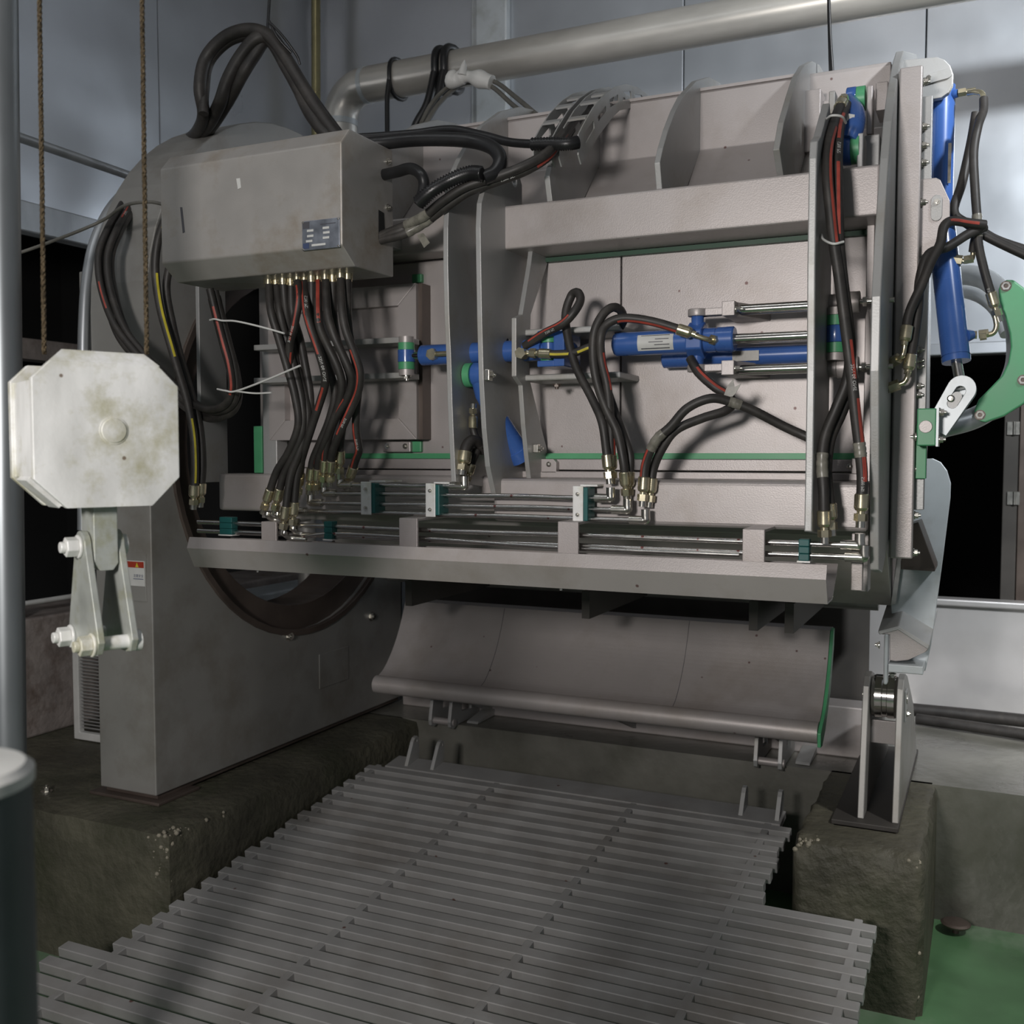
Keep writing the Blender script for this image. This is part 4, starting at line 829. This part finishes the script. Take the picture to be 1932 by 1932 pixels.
# ================================================================== HOSES
def hose(label, pts, r=.0115, stripe=(), fit='', text=(), m=None, fl=1., tail=None, name='hydraulic_hose', cat='hose', group='hydraulic hoses', scol=None, tapes=()):
    P = [PY(*p) for p in pts]; S = spline(P, 8)
    t = thing(name, label, cat, tuple(min(P, key=lambda q: q.z)), group)
    obj('hose_tube', M().tube(S, r, 12), m or RUB, t)
    # arc length table
    cum = [0.]
    for a, b in zip(S, S[1:]): cum.append(cum[-1]+(b-a).length)
    Ltot = cum[-1]
    def at(s):
        s = max(0, min(Ltot, s)); i = 0
        while i < len(cum)-2 and cum[i+1] < s: i += 1
        k = (s-cum[i])/max(1e-9, cum[i+1]-cum[i]); p = S[i]+(S[i+1]-S[i])*k
        T = (S[min(len(S)-1, i+2)]-S[max(0, i-1)]).normalized(); Nn = (CAM-p); Nn = (Nn-T*Nn.dot(T)).normalized(); return p, T, Nn, T.cross(Nn)
    for (s0, s1, a0, a1, *wd) in stripe:
        h = wd[0] if wd else .22; n = max(6, int((s1-s0)*Ltot/.012)); vs = []; fs = []
        for i in range(n+1):
            k = i/n; p, T, Nn, B = at((s0+(s1-s0)*k)*Ltot); th = a0+(a1-a0)*k
            for q in (-h, 0, h): vs.append(p+(Nn*math.cos(th+q)+B*math.sin(th+q))*(r*1.012))
        for i in range(n):
            for j in (0, 1): fs.append((3*i+j, 3*i+j+1, 3*i+4+j, 3*i+3+j))
        obj('stripe', M().add(vs, fs, True), scol or RED, t)
    for (s0, th, body, hh, flip) in text:
        vs, fs = text_mesh(body); out = []
        for q in vs:
            p, T, Nn, B = at(s0*Ltot+q.x*hh*(1 if not flip else -1)); aa = th+(q.y-.35)*hh/r*(1 if not flip else -1)
            out.append(p+(Nn*math.cos(aa)+B*math.sin(aa))*(r*1.02))
        obj('lettering', M().add(out, fs), PAPER, t)
    for (s0, s1, mt) in tapes:
        n = 8; Q = [at((s0+(s1-s0)*i/n)*Ltot)[0] for i in range(n+1)]; obj('tape_wrap', M().tube(Q, r*1.13, 12, [r*(1.10+.06*math.sin(i*2.3)) for i in range(n+1)]), mt, t)
    for c in fit:
        p, d = (S[0], (S[0]-S[1]).normalized()) if c == 's' else (S[-1], (S[-1]-S[-2]).normalized())
        obj('ferrule', M().lathe(p-d*.030*fl, d, [(0, r*1.12), (.002, r*1.28), (.034*fl, r*1.28), (.040*fl, r*1.05), (.042*fl, r*.75), (.052*fl, r*.75)], 14), ZINC, t)
        if tail and c == 'e': continue
        obj('nut', M().hexa(p+d*.018*fl, p+d*.036*fl, r*1.22), ZINC, t)
        obj('stub', M().cyl(p+d*.034*fl, p+d*.052*fl, r*.85, n=12), NICK, t)
    if tail:
        Q = spline([PY(*q) for q in tail], 6); obj('elbow_pipe', M().tube(Q, .0068, 10), ZINC, t)
        d = (Q[-1]-Q[-2]).normalized(); obj('nut', M().hexa(Q[-1]-d*.004, Q[-1]+d*.024, .0145), ZINC, t); obj('nut', M().hexa(Q[-1]+d*.026, Q[-1]+d*.036, .0125), ZINC, t)
    return t
def ys(pp, y0, y1=None):
    y1 = y0 if y1 is None else y1; n = len(pp)-1; return [(u, v, y0+(y1-y0)*i/n) for i, (u, v) in enumerate(pp)]
# ---- twelve hoses leaving the bottom of the control box
tops = [(507, 536), (521, 537), (534, 533), (549, 535), (561, 531), (575, 533), (588, 528), (600, 531), (614, 527), (628, 528), (643, 525), (656, 527)]
paths = [
 ([(511, 585), (524, 632), (541, 690), (556, 745), (563, 800), (546, 850), (522, 890), (505, 925)], 2.52, 2.63, 's'),
 ([(528, 590), (540, 640), (556, 700), (570, 760), (570, 815), (552, 862), (534, 900), (524, 925)], 2.56, 2.63, 'e'),
 ([(540, 590), (552, 640), (560, 690), (574, 740), (580, 790), (566, 850), (548, 900), (537, 960)], 2.60, 2.62, 'e'),
 ([(552, 590), (566, 640), (576, 690), (585, 745), (584, 800), (572, 850), (560, 900), (554, 952)], 2.61, 2.64, 'e'),
 ([(564, 562), (556, 610), (547, 648), (546, 688), (553, 722), (566, 768), (574, 810), (570, 855), (564, 898)], 2.50, 2.67, 'e'),
 ([(577, 580), (584, 612), (600, 660), (612, 702), (613, 727), (606, 752), (590, 800), (574, 850), (566, 880), (560, 904)], 2.48, 2.66, 'e'),
 ([(590, 590), (600, 640), (618, 690), (632, 740), (622, 790), (604, 835), (590, 870), (586, 889)], 2.58, 2.68, 'e'),
 ([(600, 590), (604, 620), (618, 652), (636, 690), (645, 724), (640, 760), (626, 800), (611, 840), (601, 870), (598, 889)], 2.50, 2.68, 'e'),
 ([(618, 590), (630, 632), (646, 668), (660, 700), (664, 722), (655, 752), (637, 782), (624, 812), (615, 850), (612, 874)], 2.50, 2.67, 'e'),
 ([(629, 590), (636, 640), (650, 680), (661, 715), (657, 755), (648, 795), (643, 830), (641, 858)], 2.60, 2.68, 'e'),
 ([(645, 580), (652, 622), (668, 665), (679, 702), (676, 738), (660, 776), (640, 820), (627, 855), (624, 874)], 2.49, 2.66, 'e'),
 ([(656, 590), (661, 640), (672, 690), (676, 730), (672, 780), (672, 815), (677, 848), (671, 868), (662, 884)], 2.56, 2.72, 'e')]
ordn = ['first', 'second', 'third', 'fourth', 'fifth', 'sixth', 'seventh', 'eighth', 'ninth', 'tenth', 'eleventh', 'twelfth']
st = {4: [(.05, .30, .5, .2), (.36, .45, -.4, 0)], 5: [(.02, .36, .9, .35, .26), (.50, .62, .5, .3, .3), (.88, .97, .3, .2, .34)], 7: [(.01, .22, .1, .0, .42)], 8: [(.6, .95, .9, .8)], 10: [(.35, .80, .75, .7, .25)], 11: [(.14, .32, .7, .5), (.70, .97, .8, .5, .26)], 6: [(.70, .92, -.5, -.6)]}
tx_ = {5: [(.11, -.15, '5700 PSI', .0135, False), (.37, .15, '2SN 06 ONE', .0135, False)], 4: [(.23, .35, '2SN 06 ONE', .010, False)], 10: [(.70, .2, '5700 PSI', .010, False)], 11: [(.78, .4, '5700 PSI', .010, False)]}
for i, ((u, v), (pp, y0, y1, e)) in enumerate(zip(tops, paths)):
    P = ys([(u, v-4)]+pp, y0, y1); P[0] = (u, v-4, 2.56+.02*(i % 2)); P[1] = (P[1][0], P[1][1], (P[1][2]+2.55)/2)
    P[-1] = (P[-1][0], P[-1][1]+(15 if i < 4 else 12), P[-1][2])
    h = hose('%s hose from the left in the row under the control box' % ordn[i], P, .0124, st.get(i, ()), 'e', tx_.get(i, ()), fl=1.1)
    p = PY(u, v-3, P[0][2]); 
    if i < 4:
        q = PY(P[-1][0], P[-1][1], P[-1][2])-V(0, 0, .045); obj('elbow', M().tube(spline([q, q-V(0, 0, .012), q+V(.012, .02, -.024), q+V(.06, .03, -.028)], 5), .0085, 10), NICK, h)
    obj('box_gland', M().cyl(p+V(0, 0, .012), p-V(0, 0, .006), .0155, n=14).cyl(p-V(0, 0, .006), p-V(0, 0, .012), .0135, n=14), ZINC, h)
# ---- bundle that loops from the left column to the underside of the box
base = [(240, 366, 3.09), (224, 396, 2.91), (203, 432, 2.77), (186, 480, 2.72), (190, 540, 2.70), (214, 609, 2.68), (254, 663, 2.68), (300, 710, 2.68), (345, 752, 2.68), (392, 772, 2.66), (424, 764, 2.64), (437, 735, 2.62), (433, 690, 2.60), (420, 640, 2.58), (407, 590, 2.56), (396, 545, 2.55)]
offs = [(0, 0, 0), (17, 4, .02), (6, 18, .05), (24, 14, .045)]
labs = ['outermost hose of the loop hanging between column and control box', 'second hose of the loop hanging between column and control box', 'lower dark hose of the loop hanging between column and control box', 'innermost hose of the loop hanging between column and control box']
for i, (du, dv, dy) in enumerate(offs):
    P = [(u+du*(1 if k < 9 else .55), v+dv*(.3 if k < 5 else 1), y+dy) for k, (u, v, y) in enumerate(base)]
    hose(labs[i], P, .0125, {0: [(.36, .42, .3, .2), (.82, .97, -.2, -.3, .3)], 1: [(.08, .2, .6, .5)]}.get(i, ()), '', {1: [(.16, .2, '5700 PSI', .012, False)]}.get(i, ()))
hose('yellow striped hose hanging at the left edge of the control box', ys([(318, 398), (299, 450), (293, 510), (302, 580), (322, 652), (338, 705), (354, 760), (365, 820), (368, 880), (366, 932)], 2.62, 2.66), .0135, [(.01, .06, -.2, -.2, .35), (.22, .52, -.35, -.25, .3), (.74, .96, -.2, -.2, .25)], 'e', scol=YEL)
hose('plain black hose beside the yellow striped one', ys([(328, 470), (314, 540), (325, 610), (342, 680), (360, 740), (376, 800), (382, 870), (379, 928)], 2.68, 2.69), .0135, (), 'e')
obj('cable_tie', M().tube(spline([PY(*q) for q in ((396, 604, 2.54), (405, 602, 2.53), (420, 605, 2.53), (445, 606, 2.52), (490, 616, 2.50), (536, 629, 2.48))]), .0032, 6), WHITE, label='upper white cable tie sticking out to the right from the left bundle', cat='cable tie', group='white cable ties')
obj('cable_tie', M().tube(spline([PY(*q) for q in ((410, 734, 2.57), (425, 737, 2.56), (445, 738, 2.55), (500, 718, 2.5), (566, 690, 2.45))]), .0032, 6).tube(spline([PY(*q) for q in ((445, 738, 2.55), (480, 742, 2.54), (512, 741, 2.53))]), .003, 6), WHITE, label='lower forked white cable tie on the left bundle', cat='cable tie', group='white cable ties')
# ---- overhead loop of thick hoses hung on a wire
obj('hanger_wire', M().tube([PY(511, -60, 3.05), PY(508, 10, 3.05), PY(505, 58, 3.05)], .006, 6), CONDUIT, label='black hanger wire holding the thick hose loop', cat='wire')
lo = [[(335, 290, 3.6), (350, 268, 3.45), (372, 248, 3.2), (384, 215, 3.05), (377, 165, 3.0), (388, 110, 3.02), (425, 70, 3.03), (470, 56, 3.04), (508, 68, 3.05), (540, 110, 3.06), (570, 160, 3.08), (605, 215, 3.1), (640, 262, 3.12)],
      [(340, 292, 3.6), (356, 268, 3.45), (385, 246, 3.2), (412, 200, 3.05), (430, 150, 3.02), (455, 105, 3.03), (485, 72, 3.04), (512, 78, 3.07), (540, 125, 3.08), (570, 180, 3.1), (600, 235, 3.1), (632, 266, 3.12)],
      [(348, 292, 3.65), (365, 268, 3.5), (395, 244, 3.22), (428, 195, 3.08), (458, 140, 3.04), (480, 105, 3.05), (505, 72, 3.07), (530, 95, 3.09), (555, 150, 3.1), (585, 215, 3.1), (622, 262, 3.12)],
      [(384, 215, 3.0), (386, 170, 3.02), (395, 118, 3.04), (430, 80, 3.05), (472, 66, 3.06), (512, 66, 3.09), (548, 118, 3.11), (590, 185, 3.12), (644, 258, 3.13)]]
for i, P in enumerate(lo):
    hose(['outer thick hose of the overhead loop', 'middle straight-legged hose of the overhead loop', 'inner hose of the overhead loop', 'thinner hose at the back of the overhead loop'][i], P, (.023, .024, .022, .018)[i], name='thick_hose', group='hoses of the overhead loop')
obj('knotted_cord', M().tube(spline([PY(*q) for q in ((512, 45, 3.0), (535, 70, 3.02), (560, 105, 3.05), (566, 122, 3.06))]), .005, 6).tube(spline([PY(*q) for q in ((508, 40, 3.0), (525, 72, 3.02), (550, 100, 3.05))]), .005, 6), CONDUIT, label='thin black cord knotted at the top of the overhead hose loop', cat='cord')
# ---- conduits and hoses at the top right of the control box
hose('thick black taped conduit curving round above the control box', [(650, 300, 2.62), (690, 275, 2.66), (735, 268, 2.68), (790, 263, 2.68), (850, 263, 2.68), (900, 268, 2.68), (932, 281, 2.66), (944, 303, 2.64), (934, 325, 2.62), (912, 336, 2.60)], .0205, m=CONDUIT, name='conduit', cat='conduit', group='black conduits')
hose('thin black conduit running behind the thick taped one', [(560, 275, 2.75), (640, 262, 2.74), (700, 258, 2.76), (780, 252, 2.78), (850, 244, 2.78), (910, 255, 2.76), (960, 268, 2.74), (1008, 272, 2.72)], .0125, m=CONDUIT, name='conduit', cat='conduit', group='black conduits')
hose('short bent conduit leaving the side of the control box', [(722, 330, 2.64), (750, 324, 2.62), (775, 318, 2.60), (795, 330, 2.58), (800, 352, 2.58), (792, 385, 2.57)], .0165, m=CONDUIT, name='conduit', cat='conduit', group='black conduits')
def corr(label, pts, r):
    S = spline([PY(*p) for p in pts], 14); rf = [r*(1 if i % 2 else .76) for i in range(len(S))]
    obj('corrugated_sleeve', M().tube(S, r, 14, rf), CONDUIT, label=label, cat='sleeve')
corr('corrugated black sleeve sloping up beside the control box', [(788, 384, 2.55), (815, 360, 2.55), (850, 340, 2.57), (885, 327, 2.58), (910, 328, 2.58)], .0215)
corr('corrugated black sleeve lying across the foot of the hose guide', [(1002, 272, 2.70), (1040, 271, 2.70), (1070, 272, 2.70), (1092, 268, 2.72)], .0185)
for i, (du, dv, dy, r) in enumerate(((0, 0, 0, .0135), (6, 18, .02, .0135), (16, 6, .05, .013))):
    P = [(715+du*.2, 446+dv*.4, 2.62), (760, 428+dv*.8, 2.62), (800, 408+dv*.7, 2.61+dy), (835+du, 380+dv*.6, 2.60+dy), (880+du, 352+dv*.5, 2.60+dy), (935+du, 334+dv*.4, 2.62+dy), (985+du, 315+dv*.4, 2.64+dy), (1030+du*.6, 290+dv*.3, 2.68+dy), (1052+du*.5, 265, 2.74+dy), (1075+du*.6, 235, 2.85+dy), (1105+du*.5, 200, 3.0)]
    hose(['upper hose from the box side rising to the hose guide', 'lower red striped hose from the box side rising to the hose guide', 'rear hose from the box side rising to the hose guide'][i], P, r, {1: [(.55, .74, .5, .6, .3)]}.get(i, ()), '', {1: [(.44, .1, '5700 PSI', .012, False)]}.get(i, ()), tapes=[(.10, .19, TAPE)] if i < 2 else ())
q = [PY(*p) for p in ((788, 444, 2.59), (800, 440, 2.59), (806, 456, 2.57), (795, 466, 2.57))]
obj('tape_flap', M().prism([[(p.x, p.z) for p in q]], mpY, 2.585, 2.5865), TAPE, label='loose strip of clear tape hanging from the box side hoses', cat='tape')
# ---- cables with white tape at the duct
for i, P in enumerate(([(795, 232, 3.6), (815, 195, 3.7), (845, 165, 3.8), (880, 150, 3.85), (930, 153, 3.8), (975, 185, 3.6), (1030, 232, 3.3)], [(802, 235, 3.6), (825, 200, 3.7), (852, 172, 3.8), (882, 156, 3.85), (925, 162, 3.8), (970, 200, 3.6), (1022, 240, 3.3)])):
    hose(('upper' if i == 0 else 'lower')+' grey cable draped under the white tape by the duct', P, .009, m=CABLE, name='grey_cable', cat='cable', group='grey cables')
wt = [PY(*p) for p in ((848, 148, 3.78), (862, 152, 3.78), (876, 144, 3.78), (900, 148, 3.78), (928, 156, 3.78))]
obj('white_tape', M().tube(spline(wt, 5), .03, 10, [.030+.005*math.sin(i*.9)+.004*math.sin(i*.37+1) for i in range(21)]).lathe(PY(872, 142, 3.76), (.2, 0, 1), [(0, .022), (.04, .012), (.06, .002)], 7), WHITE, label='crumpled white tape binding the grey cables', cat='tape')
obj('thin_cable', M().tube(spline([PY(*p) for p in ((8, 487, 2.4), (80, 462, 2.5), (158, 432, 2.65), (200, 412, 2.68), (235, 388, 2.6), (280, 381, 2.55), (318, 388, 2.5))]), .0055, 8), CABLE, label='thin pale cable strung across at the left', cat='cable')
obj('hanging_cord', M().tube([PY(1563, -70, 3.28), PY(1564, 20, 3.28), PY(1567, 138, 3.28)], .0055, 6).tube([PY(1562, -70, 3.27), PY(1566, 60, 3.27), PY(1571, 138, 3.27)], .005, 6), CONDUIT, label='double black cord hanging down to the top right of the machine', cat='cord')
# ---- hoses in the middle
hose('hose with a tall thin loop left of the long blue cylinder', [(990, 653, 2.76), (1025, 630, 2.74), (1060, 612, 2.72), (1082, 590, 2.72), (1095, 567, 2.74), (1090, 552, 2.76), (1077, 560, 2.77), (1067, 605, 2.76), (1084, 685, 2.74), (1117, 752, 2.72), (1136, 797, 2.70), (1144, 850, 2.70), (1147, 878, 2.70)], .0125, [(.03, .22, -.6, -.7)], 'e', [(.11, .1, '5700 PSI', .010, False)])
hose('hose with red stripe arching over to the port of the long blue cylinder', [(1154, 878, 2.72), (1152, 800, 2.71), (1146, 730, 2.70), (1135, 680, 2.70), (1133, 640, 2.69), (1142, 615, 2.70), (1165, 602, 2.71), (1195, 601, 2.72), (1240, 609, 2.73), (1298, 627, 2.74)], .0125, [(.02, .12, .8, .8), (.33, .50, .85, .7, .26), (.68, .98, .65, .65, .28)], 'se', tail=[(1300, 628, 2.74), (1318, 635, 2.745), (1335, 640, 2.755), (1345, 641, 2.775)])
p = PY(1300, 628, 2.74); 
hose('hose with a rounded loop behind the label end of the long cylinder', [(1180, 910, 2.71), (1176, 870, 2.70), (1164, 815, 2.70), (1143, 770, 2.70), (1126, 720, 2.69), (1119, 670, 2.69), (1122, 625, 2.69), (1138, 593, 2.70), (1156, 580, 2.72), (1171, 586, 2.75), (1176, 605, 2.79), (1165, 625, 2.84)], .0125, (), 's')
hose('black hose with yellow stripe reaching left to the blue fork', [(1022, 667, 2.745), (1050, 668, 2.745), (1085, 665, 2.745), (1115, 655, 2.745), (1132, 668, 2.76), (1142, 720, 2.76), (1158, 770, 2.75), (1176, 820, 2.74), (1189, 860, 2.73), (1187, 910, 2.73)], .0115, [(.01, .16, .0, .1, .3), (.20, .27, .1, .1, .3)], 'se', scol=YEL)
p = PY(986, 667, 2.74); q = PY(1015, 667, 2.745)
obj('banjo_fitting', M().hexa(p-V(0, .02, 0), p+V(0, .015, 0), .017).cyl(p, q, .007), ZINC, label='gold coloured banjo fitting by the notched plate', cat='fitting')
hose('upper hose arching right from the last fitting of the four tubes', [(1214, 920, 2.70), (1218, 876, 2.70), (1237, 832, 2.69), (1266, 804, 2.69), (1297, 770, 2.69), (1339, 752, 2.70), (1375, 757, 2.72), (1420, 774, 2.74), (1480, 805, 2.77), (1530, 828, 2.78), (1552, 842, 2.74)], .0125, [(.01, .22, -.8, -.7, .28)], 's', tapes=[(.16, .25, TAPE), (.56, .61, TAPE)])
hose('lower hose from the last fitting up to the underside of the long cylinder', [(1228, 922, 2.73), (1233, 884, 2.73), (1250, 845, 2.72), (1276, 811, 2.72), (1325, 789, 2.74), (1366, 776, 2.76), (1382, 762, 2.78), (1374, 746, 2.77), (1348, 730, 2.76), (1318, 703, 2.77), (1302, 676, 2.79)], .0125, [(.72, .92, .5, .5, .3)], 's')
obj('tape_flap', M().prism([[(q.x, q.z) for q in [PY(*p) for p in ((1366, 745, 2.72), (1372, 728, 2.72), (1383, 716, 2.72), (1386, 730, 2.72), (1398, 724, 2.72), (1388, 742, 2.72), (1378, 752, 2.72))]]], mpY, 2.72, 2.722), TAPE, label='crumpled clear tape tag on the crossing hoses', cat='tape')
hose('dark short hose bulging between the two bowed plates', [(875, 868, 2.70), (879, 845, 2.71), (889, 832, 2.73), (902, 834, 2.76), (912, 850, 2.80)], .017, fit='s', fl=.9)
hose('small hose under the slanting cylinder between the bowed plates', [(893, 790, 2.74), (893, 810, 2.745), (899, 828, 2.75), (908, 842, 2.77)], .011, fit='s', fl=.9)
hose('hose leaning from the second fitting between the bowed plates', [(884, 890, 2.74), (890, 872, 2.75), (900, 850, 2.77)], .013, fit='s', fl=.8)
# ---- hoses on the right between tall plate and end flange
hose('left red striped hose running down beside the tall plate', [(1588, 196, 2.90), (1576, 225, 2.80), (1563, 275, 2.68), (1561, 330, 2.63), (1567, 398, 2.62), (1574, 460, 2.62), (1583, 520, 2.62), (1592, 590, 2.62), (1601, 660, 2.62), (1608, 720, 2.62), (1614, 780, 2.62), (1623, 853, 2.62), (1627, 905, 2.62), (1625, 955, 2.62)], .0135, [(.16, .46, -.75, -.55, .28), (.66, .74, -.7, -.6, .3), (.78, .95, -.9, -.5, .4)], 'se', [(.71, -.35, '2SN 06 ONE', .012, False), (.94, -.1, '5700 PSI', .010, False)], tapes=[(.87, .90, TAPE)])
hose('right red striped hose running down beside the tall plate', [(1597, 198, 2.92), (1585, 235, 2.80), (1580, 285, 2.70), (1580, 335, 2.66), (1581, 398, 2.64), (1583, 460, 2.635), (1590, 530, 2.635), (1599, 600, 2.64), (1604, 660, 2.65), (1599, 715, 2.66), (1578, 770, 2.66), (1557, 822, 2.65), (1551, 872, 2.64), (1554, 926, 2.63), (1555, 986, 2.63)], .0135, [(.08, .20, -.1, -.1, .3), (.27, .42, -.2, -.1, .3)], 'e', [(.215, -.25, '5700 PSI', .0125, False)], tapes=[(.86, .91, TAPE)])
hose('plain hose branching down behind the red striped pair', [(1606, 690, 2.68), (1602, 742, 2.69), (1588, 782, 2.69), (1568, 828, 2.68), (1561, 885, 2.67), (1566, 940, 2.66), (1568, 972, 2.66)], .0118, (), 'e')
for i, (P) in enumerate((((1560, 224, 2.72), (1570, 218, 2.69), (1588, 220, 2.70), (1596, 232, 2.74)), ((1550, 443, 2.66), (1554, 452, 2.63), (1572, 460, 2.60), (1592, 456, 2.61)))):
    obj('cable_tie', M().tube(spline([PY(*q) for q in P]), .0032, 6), WHITE, label=('upper' if i == 0 else 'lower')+' white cable tie round the red striped hose pair', cat='cable tie', group='white cable ties')
# ---- hoses at the far right
hose('hose hanging from the top elbow at the far right down to the gold ferrule', [(1856, 186, 3.12), (1855, 210, 3.10), (1845, 240, 3.06), (1837, 290, 3.04), (1840, 362, 3.02), (1844, 417, 3.01), (1846, 460, 3.01), (1857, 510, 3.02), (1875, 572, 3.03)], .0115, (), 'e', [(.93, .3, '5700 PSI', .009, False)], tapes=[(.60, .70, TAPE)])
obj('elbow_fitting', M().tube(spline([PY(*q) for q in ((1828, 176, 3.16), (1842, 174, 3.14), (1852, 177, 3.13), (1856, 188, 3.12))]), .0085, 10), ZINC, label='gold elbow pipe at the top of the far right hose', cat='fitting')
obj('elbow_fitting', M().tube(spline([PY(*q) for q in ((1877, 596, 3.03), (1880, 615, 3.03), (1874, 628, 3.03), (1860, 632, 3.03))]), .0072, 10).hexa(PY(1861, 632, 3.03), PY(1848, 634, 3.03), .0125), ZINC, label='gold elbow pipe joining the leaning cylinder port', cat='fitting')
hose('flat black hose dropping from the far right elbow and off the edge', [(1842, 212, 3.10), (1832, 270, 3.10), (1815, 345, 3.08), (1800, 400, 3.05), (1828, 424, 3.04), (1870, 450, 3.04), (1950, 488, 3.02)], .0125)
hose('second black hose running off the right edge', [(1800, 412, 3.02), (1840, 428, 3.06), (1880, 452, 3.06), (1950, 476, 3.05)], .0115)
hose('hose folded over and running down to the upper port of the flat bar', [(1858, 424, 2.98), (1832, 421, 2.96), (1797, 417, 2.93), (1781, 428, 2.91), (1774, 460, 2.90), (1756, 495, 2.89), (1738, 540, 2.88), (1716, 590, 2.87), (1708, 636, 2.86)], .0125, [(.05, .25, .2, .2, .3)], 'e', tail=[(1708, 640, 2.86), (1706, 658, 2.86), (1702, 672, 2.86), (1694, 677, 2.87)])
hose('hose crossing under the fold down to the lower port of the flat bar', [(1858, 428, 3.0), (1826, 442, 2.97), (1788, 466, 2.94), (1752, 480, 2.92), (1736, 525, 2.91), (1732, 580, 2.90), (1724, 640, 2.89), (1715, 690, 2.88)], .0125, (), 'e', tail=[(1715, 694, 2.88), (1712, 710, 2.87), (1706, 721, 2.87), (1694, 726, 2.87)])
hose('hose stub from the knot to the small elbow on the leaning cylinder', [(1845, 432, 3.0), (1838, 455, 3.02), (1835, 475, 3.03)], .0105, tail=[(1836, 474, 3.03), (1834, 488, 3.03), (1824, 493, 3.03), (1812, 492, 3.03)])
